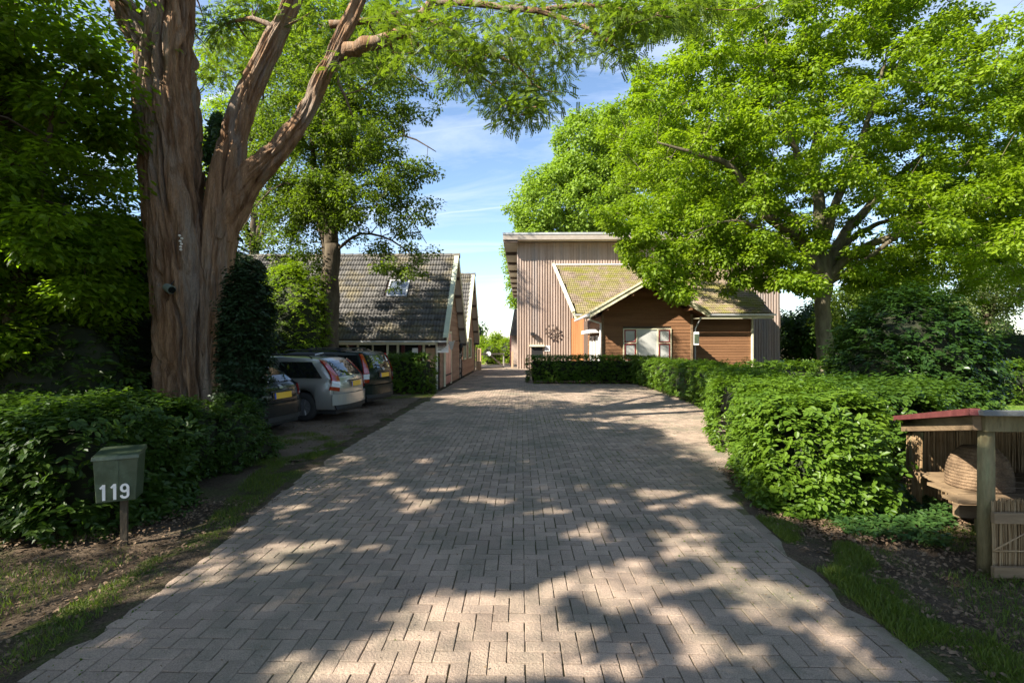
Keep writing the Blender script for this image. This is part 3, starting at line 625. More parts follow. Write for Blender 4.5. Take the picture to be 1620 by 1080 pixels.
def left_barn(name, label, yf, yb, hr, he, xr, xl, tiles=True, oh=.42):
    """long barn, gable towards the lane (plane x = xr)"""
    ym = (yf + yb) / 2; t = thing(name, label, 'barn', ((xr + xl) / 2, ym, 0)); t.location = (xr, ym, 0)
    sl_ = (hr - he) / (ym - yf)
    core = MB(); core.prism([(xr - .02, yf + .05, .0), (xr - .02, yb - .05, 0), (xr - .02, yb - .05, he - .12), (xr - .02, ym, hr - .22), (xr - .02, yf + .05, he - .12)], (xl - xr, 0, 0)); core.build('wall', 'wood_black', t)
    ef = yf - oh; ez = he - sl_ * oh
    xe = xr + .33
    tile_roof(t, (xl, ef, ez + .06), (xe, ef, ez + .06), (xl, ym, hr + .06), (xe, ym, hr + .06), 'tile_dark', skip=(lambda x, y: SKY[0] < x + xl < SKY[1] and SKY[2] < y < SKY[3]) if tiles else None, max_parts=300 if tiles else 90)
    bk = MB(); bk.prism([(xl, ym, hr), (xe, ym, hr), (xe, yb + oh, ez), (xl, yb + oh, ez)], (0, .03, .08)); bk.build('roof', 'tile_dark', t)
    # ridge caps
    x = xe - .1
    while x > xl + .2 and x > xe - 9.2:
        m = MB(); m.cur = random.random(); m.tube([(x + .19, ym, hr + .075), (x - .19, ym, hr + .065)], [.115, .10], 8); m.build('ridge_tile', 'tile_dark', t, smooth=False); x -= .36
    # barge boards (face board + flat capping)
    for sgn, y0 in ((1, ef), (-1, yb + oh)):
        m = MB(); m.prism([(xe, y0, ez - .14), (xe, ym, hr - .14), (xe, ym, hr + .14), (xe, y0, ez + .14)], (.035, 0, 0)); m.build('barge_board', 'cream', t)
        m = MB(); m.prism([(xe - .14, y0, ez + .145), (xe + .05, y0, ez + .145), (xe + .05, ym, hr + .145), (xe - .14, ym, hr + .145)], (0, 0, .025)); m.build('verge_capping', 'cream_green', t)
    # soffit panels under the gable overhang, with purlin ends
    for k in range(5):
        for sg in (1, -1):
            a = k / 5; b = (k + 1) / 5; ya = ef + (ym - ef) * a; yb_ = ef + (ym - ef) * b; za = ez + (hr - ez) * a; zb_ = ez + (hr - ez) * b
            if sg < 0: ya = 2 * ym - ya; yb_ = 2 * ym - yb_
            m = MB(); m.prism([(xr + .03, ya, za - .06), (xe - .01, ya, za - .06), (xe - .01, yb_, zb_ - .06), (xr + .03, yb_, zb_ - .06)], (0, 0, .012)); m.build('soffit_panel', 'soffit', t)
            m = MB(); m.box(xr, xe - .012, ya - .04, ya + .04, za - .17, za - .04); m.build('purlin', 'rafter', t)
    # gutter along the front eave
    m = MB(); m.box(xl, xe, ef - .11, ef - .01, ez - .03, ez + .035); m.build('gutter', 'zinc', t)
    m = MB(); m.box(xl, xe - .02, ef + .0, ef + .03, ez - .12, ez + .0); m.build('fascia', 'cream', t)
    # gable cladding
    def sp(z, zt):
        def ex(q): return (yf, yb) if q < he - .1 else (yf + (q - he + .1) / sl_, yb - (q - he + .1) / sl_)
        a, b = ex(z); c, d = ex(zt)
        if a >= b: return []
        if c > d: c = d = ym
        return [(a, b, c, d)]
    lap(t, 'y', xr, sp, .12, hr - .25, .19, 'wood_gable', out=1)
    return t, ef, ez, sl_
# skylight opening on the near barn: in (world x, distance up the slope)
SKY = (-5.5, -4.5, 2.3, 3.3)
b1, ef, ez, sl_ = left_barn('barn', 'low dark barn with clay tile roof and skylight beside the parked cars', 19.1, 24.9, 5.55, 2.33, -3.1, -14.5)
# skylight
hv = Vector((0, 22 - ef, 5.55 - ez)).normalized(); nv = Vector((0, -hv.z, hv.y)); s0 = Vector((0, ef, ez + .06))
def on_roof(x, y, h): p = s0 + hv * y + nv * h; return Vector((x, p.y, p.z))
m = MB()
for a, b, c, d in ((-5.42, -4.6, 2.28, 2.34), (-5.42, -4.6, 3.2, 3.26), (-5.42, -5.36, 2.34, 3.2), (-4.66, -4.6, 2.34, 3.2)):
    m.hexa([on_roof(a, c, -.02), on_roof(b, c, -.02), on_roof(b, d, -.02), on_roof(a, d, -.02)], [on_roof(a, c, .12), on_roof(b, c, .12), on_roof(b, d, .12), on_roof(a, d, .12)])
fo = m.build('skylight', 'grey_metal', b1); m = MB(); m.hexa([on_roof(-5.36, 2.34, .07), on_roof(-4.66, 2.34, .07), on_roof(-4.66, 3.2, .07), on_roof(-5.36, 3.2, .07)], [on_roof(-5.36, 2.34, .085), on_roof(-4.66, 2.34, .085), on_roof(-4.66, 3.2, .085), on_roof(-5.36, 3.2, .085)]); m.build('pane', 'glass_sky', fo)
# facade towards the cars
lap(b1, 'x', 19.14, lambda z, zt: [(-14, -9.05, -14, -9.05), (-7.35, -6.35, -7.35, -6.35), (-4.95, -4.72, -4.95, -4.72), (-3.7, -3.1, -3.7, -3.1)] if z > .9 else [(-14, -4.72, -14, -4.72), (-3.7, -3.1, -3.7, -3.1)], .1, 2.3, .2, 'wood_black')
def X(px, Y): return W(px, 500, Y).x
window(b1, 'x', 19.1, X(496, 19), X(551, 19), 1.15, 2.02, 'cream', 'glass_dark', split=(X(530, 19),))
window(b1, 'x', 19.1, X(564, 19), X(614, 19), 1.1, 2.05, 'cream', 'glass_dark', split=(X(589, 19),))
window(b1, 'x', 19.08, X(635, 19), X(666, 19), .05, 2.12, 'dark_red_door', 'glass_dark', fw=.12, muntins=(.95,), name='door')
for q in (629, 670): m = MB(); m.box(X(q, 19) - .04, X(q, 19) + .04, 19.02, 19.1, 0, 2.25); m.build('door_post', 'cream', b1)
m = MB(); m.box(X(652, 19), X(661, 19), 19.0, 19.03, 1.35, 1.62); m.build('notice', 'white', b1)
m = MB(); m.box(X(673, 19), X(689, 19), 19.03, 19.07, .9, 1.62); m.build('wooden_panel', 'wood_gate', b1)
m = MB(); c = W(555, 542, 19.02)
m.tube([c, c + Vector((0, .04, 0))], [.15, .15], 16); m.build('wall_disc', 'dark_red_door', b1)
m = MB(); c = W(679, 541, 19.0)   # white bird-shaped ornament with spread wings
m.prism([c + Vector(q) for q in ((-.03, 0, -.14), (.03, 0, -.14), (.035, 0, -.02), (.16, 0, .0), (.05, 0, .05), (.0, 0, .17), (-.05, 0, .05), (-.16, 0, .0), (-.035, 0, -.02))], (0, .02, 0)); m.build('ornament', 'white', b1)
m = MB(); m.tube([(-3.2, 18.9, 2.0), (-3.2, 18.95, 1.85), (-3.2, 19.03, 1.7), (-3.2, 19.03, .05)], .045, 10); m.build('downpipe', 'white', b1, smooth=True)
# sign on the corner
m = MB(); m.box(-3.18, -2.72, 18.80, 18.83, 1.45, 1.78); sg = m.build('corner_sign', 'white', b1)
m = MB()
for z, a in ((1.66, -2.84), (1.6, -2.9), (1.54, -2.98)): m.box(-3.12, a, 18.795, 18.80, z, z + .022)
m.build('sign_print', 'black', sg)
m = MB(); c = Vector((-2.62, 18.85, 1.72)); m.prism([c + Vector(q) for q in ((-.1, 0, .12), (-.13, 0, .2), (-.05, 0, .15), (.05, 0, .15), (.13, 0, .2), (.1, 0, .1), (.05, 0, -.12), (.0, 0, -.18), (-.05, 0, -.12))], (0, .03, 0)); m.build('sign_figure', 'stone', b1)
# double red doors in the gable
for a, b in ((19.95, 20.75), (20.8, 21.6)):
    m = MB(); m.box(-3.06, -3.0, a, b, .18, 2.2); d = m.build('door', 'red_door', b1)
    m = MB(); m.box(-3.0, -2.985, a + .05, b - .05, .5, .56); m.box(-3.0, -2.985, a + .05, b - .05, 1.75, 1.81); m.build('hinge', 'black', d)
m = MB(); m.box(-3.06, -2.99, 19.85, 19.94, .1, 2.3); m.box(-3.06, -2.99, 21.61, 21.7, .1, 2.3); m.box(-3.06, -2.99, 19.85, 21.7, 2.21, 2.31); m.build('door_frame', 'cream', b1)
m = MB(); m.tube([(-3.04, 23.2, 1.9), (-2.8, 23.2, 1.95), (-2.78, 23.2, 1.8)], .015, 6); m.lathe([(.02, .0), (.09, -.05), (.1, -.18), (.0, -.2)], (-2.78, 23.2, 1.8), 10); m.build('wall_lamp', 'black', b1)
b2, ef2, ez2, _ = left_barn('barn', 'second low barn with steep gable just before the wooden gate', 26.3, 32.6, 5.75, 2.35, -3.1, -13, tiles=False)
for a, b in ((26.7, 27.6), (29.0, 30.6)): window(b2, 'y', -3.08, a, b, .95, 2.15, 'cream', 'glass_dark', out=1)
# white ladder-like rack between the two barns
r_ = thing('wall_rack', 'tall white rack of stacked blocks in the gap between both barns', 'rack', (-3.3, 25.6, 0))
for k in range(5): m = MB(); m.box(-3.55, -3.12, 25.3, 25.9, .06 + k * .26, .24 + k * .26); m.build('block', 'stone', r_, bevel=.01)
m = MB(); m.box(-3.6, -3.56, 25.2, 26.0, 0, 1.4); m.box(-3.1, -3.07, 25.22, 25.27, 0, 1.4); m.box(-3.1, -3.07, 25.93, 25.98, 0, 1.4); m.build('upright', 'black', r_)

# --- the big hall ---------------------------------------------------------
HY0, HX0, HX1, HZ = 36.0, -.27, 18.2, 9.0
hall = thing('riding_hall', 'tall timber hall with vertical weathered boards and flat overhanging roof', 'barn', (9, 36, 0))
m = MB(); m.box(HX0 + .03, HX1 - .03, HY0 + .06, 78, 0, HZ); m.build('wall', 'rafter', hall)
x = HX0
while x < HX1 - .05:
    m = MB(); m.cur = random.random(); m.box(x, x + .182, HY0, HY0 + .05, .05, HZ); m.box(x - .045, x + .045, HY0 - .065, HY0 - .001, .05, HZ - .01)
    m.build('board', 'wood_weathered', hall); x += .185
y = HY0
m = MB()
while y < 78: m.box(HX0 - .03, HX0 + .03, y, y + .25, .05, HZ); y += .29
m.build('side_cladding', 'wood_grey', hall, kind='stuff')
m = MB(); m.box(-1.25, HX1 + .9, 35.1, 79, HZ + .12, HZ + .42); m.build('roof', 'grey_metal', hall)
m = MB(); m.box(-1.28, HX1 + .93, 35.03, 35.1, HZ + .02, HZ + .36); m.build('fascia', 'fascia_grey', hall)
m = MB(); m.box(-1.30, HX1 + .95, 35.0, 35.16, HZ + .36, HZ + .5); m.build('roof_edge', 'grey_metal', hall)
m = MB(); m.box(-1.28, -1.25, 35.1, 79, HZ + .02, HZ + .42); m.build('side_fascia', 'white', hall)
for k in range(9):
    y0 = 35.12 + k * 4.9
    m = MB(); m.box(-1.24, HX0 + .02, y0 + .2, y0 + 4.9, HZ + .06, HZ + .11); m.build('soffit_panel', 'soffit', hall)
    m = MB(); m.box(-1.23, HX0, y0, y0 + .22, HZ - .16, HZ + .11); m.build('rafter', 'rafter', hall)
m = MB(); m.box(HX0 + .05, HX1 + .9, 35.12, HY0, HZ + .06, HZ + .11); m.build('front_soffit', 'soffit', hall)
# orange boards beside the porch, sunlit tone put into their colour
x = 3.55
while x < 4.45: m = MB(); m.cur = random.random(); m.box(x, x + .14, HY0 - .07, HY0 - .04, .1, 3.6); m.build('sunlit_board', 'wood_orange', hall); x += .15
# wall lamp, hatch, wall flower
c = W(843, 528, 35.6); m = MB(); m.box(c.x - .16, c.x + .16, 35.58, 35.86, c.z - .1, c.z + .1); m.box(c.x - .03, c.x + .03, 35.8, 35.99, c.z - .03, c.z + .03); m.build('wall_lamp', 'black', hall)
a = W(841, 547, 35.8); b = W(858, 560, 35.8); m = MB(); m.box(a.x, b.x, 35.9, 35.96, .9, a.z - .06); m.build('hatch', 'black', hall); m = MB(); m.box(a.x - .15, b.x + .15, 35.7, 35.96, a.z - .05, a.z + .08); m.build('hatch_lintel', 'cream', hall)
a = W(866, 551, 35.8); m = MB(); m.box(a.x - .18, a.x + .18, 35.9, 35.96, a.z - .2, a.z + .2); m.build('small_sign', 'white', hall)
c = W(873, 524, 35.75); m = MB()
for k in range(9):
    an = k * .7; e = c + Vector((math.cos(an) * .42, 0, math.sin(an) * .42)); m.tube([c, (c + e) / 2 + Vector((0, -.05, .03)), e], .018, 4); m.tube([e + Vector((0, -.04, 0)), e + Vector((0, .01, 0))], [.09, .07], 7)
m.tube([c + Vector((-.5, .1, .1)), c + Vector((0, .0, -.25)), c + Vector((.6, .2, -.3))], .02, 4); m.build('wall_ornament', 'rafter', hall)
# lean-to roof
LT = (W(877, 421, 35.9), W(1157, 421, 35.9)); ydn = 28.9
TLc = Vector((LT[0].x, 35.9, 7.35)); TRc = Vector((14.6, 35.9, 7.35)); BLc = Vector((W(909, 497, ydn).x, ydn, 3.50)); BRc = Vector((14.3, ydn, 3.50))
lt = thing('tiled_annexe', 'mossy tiled lean-to annexe with gabled porch and red framed windows', 'annexe', (8, 29, 0))
PXM, PHW, PY0, PZR, PZE = W(1027, 500, 23.3).x, 2.72, 23.2, 4.70, 3.12
tile_roof(lt, BLc, BRc, TLc, TRc, 'tile_moss', pitch_w=.25, exp=.34)
m = MB(); m.beam(BLc + Vector((-.06, -.05, .10)), TLc + Vector((-.06, 0, .10)), .16, .16); m.build('verge_board', 'cream', lt)
m = MB(); m.beam(BLc + Vector((-.0, -.02, -.05)), TLc + Vector((-.0, 0, -.05)), .04, .22); m.build('barge_board', 'cream', lt)
m = MB(); m.beam(TLc + Vector((0, -.06, .06)), TRc + Vector((0, -.06, .06)), .14, .06); m.build('flashing', 'white', lt)
m = MB(); m.box(BLc.x, BRc.x + .1, ydn - .1, ydn - .01, 3.40, 3.49); m.build('gutter', 'zinc', lt)
m = MB(); m.box(BLc.x, BRc.x, ydn + .0, ydn + .04, 3.22, 3.39); m.build('fascia', 'cream', lt)
# right hand wall under the lean-to
XR0, XR1 = W(1096, 500, 29.6).x, W(1188, 500, 29.6).x
m = MB(); m.box(4.4, XR1, 29.65, 35.9, 0, 3.35); m.build('wall', 'rafter', lt)
lap(lt, 'x', 29.64, lambda z, zt: [(8.0, XR1, 8.0, XR1)], .1, 3.3, .155, 'wood_brown')
m = MB(); m.box(XR1, XR1 + .1, 29.5, 29.6, 0, 3.4); m.build('corner_post', 'cream', lt)
# porch
x0p, x1p, yp = W(953.5, 500, 24.2).x, W(1094, 500, 24.2).x, 24.2
m = MB(); m.box(x0p + .03, x1p - .03, yp + .04, 30, 0, 3.15); m.prism([(x0p + .03, yp + .04, 3.15), (x1p - .03, yp + .04, 3.15), ((x0p + x1p) / 2, yp + .04, 4.3)], (0, 5.5, 0)); m.build('porch_wall', 'rafter', lt)
slp = (PZR - PZE) / PHW
wx0, wx1, wz0, wz1 = W(985.5, 520, yp).x, W(1062, 520, yp).x, .95, W(985, 519.5, yp).z
def psp(z, zt):
    def ex(q):
        h = (PZR - .16 - q) / slp; return (max(x0p, PXM - h), min(x1p, PXM + h))
    a, b = ex(z); c, d = ex(zt)
    if a >= b - .05: return []
    if d < c: c = d = (c + d) / 2
    if z < wz1 - .03 and zt > wz0 + .03: return [(a, wx0, c, wx0), (wx1, b, wx1, d)]
    return [(a, b, c, d)]
lap(lt, 'x', yp + .03, psp, .1, 4.45, .158, 'wood_brown')
for xx in (x0p, x1p): m = MB(); m.box(xx - .05, xx + .05, yp - .045, yp + .05, 0, 3.2); m.build('corner_post', 'plank', lt)
lap(lt, 'y', x0p + .02, lambda z, zt: [(yp + .05, 25.1, yp + .05, 25.1), (26.05, 26.75, 26.05, 26.75), (28.4, 29.6, 28.4, 29.6)] if z < 2.15 else [(yp + .05, 29.6, yp + .05, 29.6)], .1, 3.1, .158, 'wood_brown')
window(lt, 'y', x0p, 25.15, 26.0, .05, 2.2, 'white', 'glass_pale', out=-1, name='side_door'); window(lt, 'y', x0p, 26.8, 28.3, .5, 2.2, 'white', 'glass_pale', out=-1, name='side_window')
m = MB(); m.beam((x0p - .25, 25.0, 2.42), (x0p - .25, 28.6, 2.42), .5, .16); m.build('door_canopy', 'white', lt)
# porch roof
for sg in (-1, 1):
    e = Vector((PXM + sg * PHW, PY0, PZE)); r = Vector((PXM, PY0, PZR)); back = Vector((0, 8.0, 0))
    if sg < 0: tile_roof(lt, e + Vector((0, 6, .05)), e + Vector((0, .04, .05)), r + Vector((0, 6, .05)), r + Vector((0, .04, .05)), 'tile_moss', .25, .34, max_parts=0)
    else: tile_roof(lt, e + Vector((0, .04, .05)), e + Vector((0, 6, .05)), r + Vector((0, .04, .05)), r + Vector((0, 6, .05)), 'tile_moss', .25, .34, max_parts=0)
    m = MB(); m.prism([e + Vector((0, 0, -.13)), r + Vector((0, 0, -.13)), r + Vector((0, 0, .06)), e + Vector((0, 0, .06))], (0, .04, 0)); m.build('barge_board', 'cream', lt)
    m = MB(); m.prism([e + Vector((sg * .02, -.04, .065)), r + Vector((0, -.04, .065)), r + Vector((0, -.04, .15)), e + Vector((sg * .02, -.04, .15))], (0, .22, 0)); m.build('verge_capping', 'cream', lt)
    for f in (.30, .72):
        p = e.lerp(r, f) + Vector((0, .05, -.17)); m = MB(); m.box(p.x - .06, p.x + .06, p.y, yp + .02, p.z - .1, p.z + .02); m.build('purlin', 'wood_brown', lt)
    m = MB(); m.prism([e + Vector((0, .05, -.05)), r + Vector((0, .05, -.05)), r + Vector((0, .05, -.03)), e + Vector((0, .05, -.03))], (0, 6, 0)); m.build('soffit', 'wood_brown', lt)
    m = MB(); m.box(e.x - .07 + sg * .06, e.x + .05 + sg * .06, PY0 + .05, 29.0, PZE - .06, PZE + .04); m.build('porch_gutter', 'zinc', lt)
m = MB(); m.tube([(PXM - PHW + .0, PY0 + .25, PZE - .05), (PXM - PHW + .05, PY0 + .4, PZE - .22), (x0p - .12, yp - .12, 2.75), (x0p - .12, yp - .1, 2.5), (x0p - .12, yp - .1, .1)], .045, 10); m.build('downpipe', 'white', lt, smooth=True)
m = MB(); m.tube([(PXM + PHW - .2, PY0 + .5, PZE - .08), (x1p + .35, yp + .1, 2.8), (x1p + .2, yp + .1, 2.5), (x1p + .2, yp + .1, .1)], .045, 10); m.build('downpipe', 'grey_metal', lt, smooth=True)
m = MB(); m.box(x1p + .08, x1p + .36, yp - .02, yp + .15, 1.72, 2.35); mb_ = m.build('meter_box', 'white', lt, bevel=.02); m = MB(); m.box(x1p + .12, x1p + .32, yp - .035, yp - .02, 1.82, 2.25); m.build('meter_door', 'mailbox', mb_)
# the five-part window
sw = (wx1 - wx0) * .28; wm = MB(); F_ = .055
for a, b, c, d in ((wx0, wx1, wz1 - F_, wz1), (wx0, wx1, wz0, wz0 + F_), (wx0, wx0 + F_, wz0 + F_, wz1 - F_), (wx1 - F_, wx1, wz0 + F_, wz1 - F_), (wx0 + sw - F_ / 2, wx0 + sw + F_ / 2, wz0 + F_, wz1 - F_), (wx1 - sw - F_ / 2, wx1 - sw + F_ / 2, wz0 + F_, wz1 - F_)): wm.box(a, b, yp - .05, yp + .03, c, d)
wf = wm.build('window', 'cream', lt)
m = MB(); m.box(wx0 + sw + F_ / 2, wx1 - sw - F_ / 2, yp - .005, yp + .005, wz0 + F_, wz1 - F_); m.build('pane', 'glass_pale', wf)
zmid = wz1 - (wz1 - wz0) * .44
for a, b in ((wx0 + F_, wx0 + sw - F_ / 2), (wx1 - sw + F_ / 2, wx1 - F_)):
    m = MB(); m.box(a, b, yp - .045, yp + .02, zmid - .025, zmid + .025); m.build('transom', 'cream', wf)
    for c, d in ((zmid + .026, wz1 - F_), (wz0 + F_, zmid - .026)):
        m = MB(); r = .06
        m.box(a, b, yp - .04, yp + .0, d - r, d); m.box(a, b, yp - .04, yp + .0, c, c + r); m.box(a, a + r, yp - .04, yp + 0, c + r, d - r); m.box(b - r, b, yp - .04, yp + 0, c + r, d - r)
        m.build('sash', 'red_frame', wf); m = MB(); m.box(a + r, b - r, yp - .012, yp - .004, c + r, d - r); m.build('pane', 'glass_pale', wf)
# dark lean-to shelter on the hall's lane side
sh = thing('side_shed', 'narrow shed with rust red post against the hall by the gate', 'shed', (-.6, 43, 0))
m = MB(); m.prism([(-.98, 42.1, 2.5), (-.3, 42.1, 2.5), (-.3, 42.1, 4.7), (-.6, 42.1, 4.7)], (0, 5, 0)); m.build('roof', 'tile_dark', sh)
m = MB(); m.box(-.98, -.84, 42.0, 42.14, 0, 2.5); m.build('post', 'red_door', sh)
m = MB(); m.box(-.9, -.3, 44, 47, 0, 2.5); m.build('wall', 'wood_weathered', sh)
# gate at the end of the lane
gt = thing('wooden_gate', 'low wooden field gate with diagonal brace and white disc across the lane', 'gate', (-2, 35, 0))
m = MB(); m.box(-3.0, -2.72, 34.0, 34.28, 0, 1.5); m.build('post', 'wood_gate', gt); m = MB(); m.box(-.75, -.6, 37.0, 37.15, 0, 1.25); m.build('post', 'wood_gate', gt)
for z in (1.1, .15): m = MB(); m.beam((-2.7, 34.2, z), (-1.25, 36.0, z), .05, .11); m.build('rail', 'wood_grey', gt)
m = MB(); m.beam((-2.2, 34.8, 1.08), (-1.3, 35.95, .2), .04, .09); m.build('brace', 'wood_grey', gt)
m = MB(); m.beam((-1.27, 35.95, .1), (-1.27, 35.95, 1.15), .06, .08, (1, 0, 0)); m.build('stile', 'wood_grey', gt)
m = MB(); c = Vector((-2.25, 34.66, 1.12)); m.tube([c, c + Vector((0, -.03, 0))], .16, 18); m.build('disc', 'white', gt)
f_ = thing('wood_pile', 'orange brown timber posts stacked at the corner of the second barn', 'timber', (-3.0, 33, 0))
for k in range(4): m = MB(); m.box(-3.25 + k * .13, -3.15 + k * .13, 33.0 + k * .1, 33.1 + k * .1, 0, 1.9 - .15 * k); m.build('plank', 'wood_gate', f_)

# ------------------------------------------------------------------ cars
def car(name, label, P1, P2, paint, L_, wd, top, belt, wheels, roofbars=False, lamp=None, rear_win=None, plate=None, side_win=None, wr=.32, bump_mt=None, tum=.36, extras=None):
    mid = (Vector(P1) + Vector(P2)) / 2; dx = Vector(P2) - Vector(P1); phi = math.atan2(dx.y, dx.x)
    t = thing(name, label, 'car', (mid.x, mid.y, .05), phi)
    ty = np.array([p[0] for p in top]); tz = np.array([p[1] for p in top]); hw = wd / 2
    st = sorted(set([round(v, 4) for v in list(np.linspace(0, .7, 36)) + list(np.linspace(.7, L_ - .5, 90)) + list(np.linspace(L_ - .5, L_, 20))]))
    def warp(x, y):
        u = min(1, abs(x) / hw); r = max(0, 1 - y / 1.1) ** 2; f = max(0, 1 - (L_ - y) / 1.1) ** 2
        return y + .20 * u ** 4 * r + .04 * u * u * r - (.42 * u ** 4 + .08 * u * u) * f
    def sec(y):
        zt = float(np.interp(y, ty, tz)); zb = .2 if .5 < y < L_ - .5 else .26; Ra = wr + .055
        for yw in wheels:
            if abs(y - yw) < Ra: zb = max(zb, wr + math.sqrt(Ra * Ra - (y - yw) ** 2))
        e = hw * (1 - .05 * max(0, 1 - y / .5) ** 2 - .10 * max(0, 1 - (L_ - y) / .8) ** 2)
        bl = min(belt, zt - .03); sh_ = min(belt - .10, zt - .07); zb = min(zb, sh_ - .06)
        rz = max(zt - .065, bl + .004); rx = e * .95 - (rz - bl) * tum
        P = [(e * .93, zb), (e * .975, zb + .03), (e * 1.0, max(zb + .045, min(.5, sh_ - .02))), (e * .995, sh_), (e * .955, bl), ((e * .955 + rx) / 2 + .008, (bl + rz) / 2), (rx, rz), (rx - .07, (zt + rz) / 2 + .018), (rx * .62, zt - .008), (0, zt)]
        return P
    mb = MB(); n = 19
    for y in st:
        P = sec(y); full = P + [(-x, z) for x, z in P[-2::-1]]
        for x, z in full: mb.v.append((x, warp(x, y), z))
    for i in range(len(st) - 1):
        for k in range(n - 1): mb.f.append((i * n + k, (i + 1) * n + k, (i + 1) * n + k + 1, i * n + k + 1)); mb.r.append(0)
    mb.f.append(tuple(range(n))); mb.r.append(0); b = (len(st) - 1) * n; mb.f.append(tuple(range(b, b + n))[::-1]); mb.r.append(0)
    mb.build('body', paint, t, smooth=True, local=True)
    m = MB(); m.box(-hw * .82, hw * .82, .15, L_ - .2, .16, .55); m.build('underbody', 'plastic', t, local=True)
    def ry(z): return float(np.interp(z, tz[:ri + 1], ty[:ri + 1]))
    ri = int(np.argmax(tz))
    def patch(nm, corners, mt, off=.012, nxp=8, nzp=6, parent=t):
        """corners: (x,z) bl, br, tr, tl on the tail surface"""
        q = MB(); bl, br, tr, tl = [Vector((c[0], c[1])) for c in corners]
        for lay in (0, 1):
            for j in range(nzp + 1):
                for i in range(nxp + 1):
                    u, v = i / nxp, j / nzp; p = bl.lerp(br, u).lerp(tl.lerp(tr, u), v); yy = warp(p.x, ry(p.y)) - (off if lay == 0 else off - .03); q.v.append((p.x, yy, p.y))
        s_ = (nxp + 1)
        for j in range(nzp):
            for i in range(nxp): a = j * s_ + i; q.f.append((a, a + 1, a + s_ + 1, a + s_)); q.r.append(0)
        T = s_ * (nzp + 1); ring = [i for i in range(s_)] + [j * s_ + nxp for j in range(1, nzp + 1)] + [nzp * s_ + i for i in range(nxp - 1, -1, -1)] + [j * s_ for j in range(nzp - 1, 0, -1)]
        for a, b in zip(ring, ring[1:] + ring[:1]): q.f.append((a, a + T, b + T, b)); q.r.append(0)
        return q.build(nm, mt, parent, smooth=False, local=True)
    patch('rear_window', rear_win, 'glass_car', .008)
    for sx in (-1, 1):
        c = [(sx * x, z) for x, z in lamp]; c = c if sx > 0 else [c[1], c[0], c[3], c[2]]
        l_ = patch('tail_light', c, 'lamp_red', .022)
        if len(lamp) == 4:
            (ax, az), (bx, bz), (cx_, cz), (dx_, dz) = c; mz = .72; lo = lambda p, q, f: (p[0] + (q[0] - p[0]) * f, p[1] + (q[1] - p[1]) * f)
            patch('lens', [lo(c[0], c[3], .12), lo(c[1], c[2], .12), lo(c[1], c[2], .3), lo(c[0], c[3], .3)], 'lamp_white', .027, 4, 3, l_)
        # side glass
        for (y0, y1, y2, y3) in side_win:
            q = MB(); zb_, zt_ = belt + .03, float(np.interp((y1 + y2) / 2, ty, tz)) - .12
            def sx_at(y, z): e = hw; return sx * (e * .955 - (z - belt) * tum + .022)
            for lay in (0, -.02):
                for yy, zz in ((y0, zb_), (y3, zb_), (y2, zt_), (y1, zt_)): q.v.append((sx_at(yy, zz) + sx * lay, yy, zz))
            q.f += [(0, 1, 2, 3), (4, 5, 1, 0), (5, 6, 2, 1), (6, 7, 3, 2), (7, 4, 0, 3)]; q.r += [0] * 5; q.build('side_window', 'glass_car', t, local=True)
        m = MB(); m.box(sx * (hw + .0) if sx > 0 else -hw - .16, hw + .16 if sx > 0 else -hw, L_ * .63, L_ * .63 + .12, belt, belt + .14); m.build('mirror', paint, t, local=True, bevel=.03)
        for yw in wheels:
            x0 = sx * (hw - .22); x1 = sx * (hw - .025); wh = MB(); prof = [(.19, 0), (wr - .06, 0), (wr - .01, .02), (wr, .06), (wr, .15), (wr - .01, .19), (wr - .06, .205), (.19, .205)]
            for r, a in prof:
                for k in range(28): th = 2 * math.pi * k / 28; wh.v.append((x0 + sx * a, yw + r * math.cos(th), wr + r * math.sin(th)))
            for i in range(len(prof) - 1):
                for k in range(28): wh.f.append((i * 28 + k, i * 28 + (k + 1) % 28, (i + 1) * 28 + (k + 1) % 28, (i + 1) * 28 + k)); wh.r.append(0)
            ty_ = wh.build('wheel', 'tyre', t, smooth=True, local=True); rm = MB()
            rm.tube([(x1 - sx * .05, yw, wr), (x1 - sx * .03, yw, wr)], [.205, .205], 24)
            for k in range(7): th = k * 2 * math.pi / 7; rm.beam((x1 - sx * .02, yw, wr), (x1 - sx * .015, yw + .2 * math.cos(th), wr + .2 * math.sin(th)), .045, .03, (1, 0, 0))
            rm.build('rim', 'rim', ty_, local=True)
    pl, pz = plate; patch('bumper', [(-hw * .97, .36), (hw * .97, .36), (hw * .97, .60), (-hw * .97, .60)], bump_mt or paint, .045, 16, 6)
    patch('lower_valance', [(-hw * .86, .26), (hw * .86, .26), (hw * .9, .37), (-hw * .9, .37)], 'plastic', .03, 16, 2)
    p_ = patch('number_plate', [(-.26 + pl, pz - .056), (.26 + pl, pz - .056), (.26 + pl, pz + .056), (-.26 + pl, pz + .056)], 'plate', .026 if pz > .62 else .06, 4, 2); patch('plate_band', [(-.26 + pl, pz - .054), (-.22 + pl, pz - .054), (-.22 + pl, pz + .054), (-.26 + pl, pz + .054)], 'plate_blue', (.026 if pz > .62 else .06) + .004, 1, 1, p_)
    patch('handle_strip', [(-.34 + pl, pz + .07), (.34 + pl, pz + .07), (.34 + pl, pz + .095), (-.34 + pl, pz + .095)], 'plastic' if not bump_mt else 'rim', .03, 4, 2)
    patch('emblem', [(-.05, pz + .13), (.05, pz + .13), (.05, pz + .2), (-.05, pz + .2)], 'rim', .016, 2, 2)
    wz = rear_win[0][1]; m = MB(); m.tube([(0, ry(wz) - .04, wz + .02), (-.15, ry(wz + .06) - .03, wz + .06), (-.38, ry(wz + .1) - .02, wz + .1)], .01, 5); m.build('wiper', 'plastic', t, local=True)
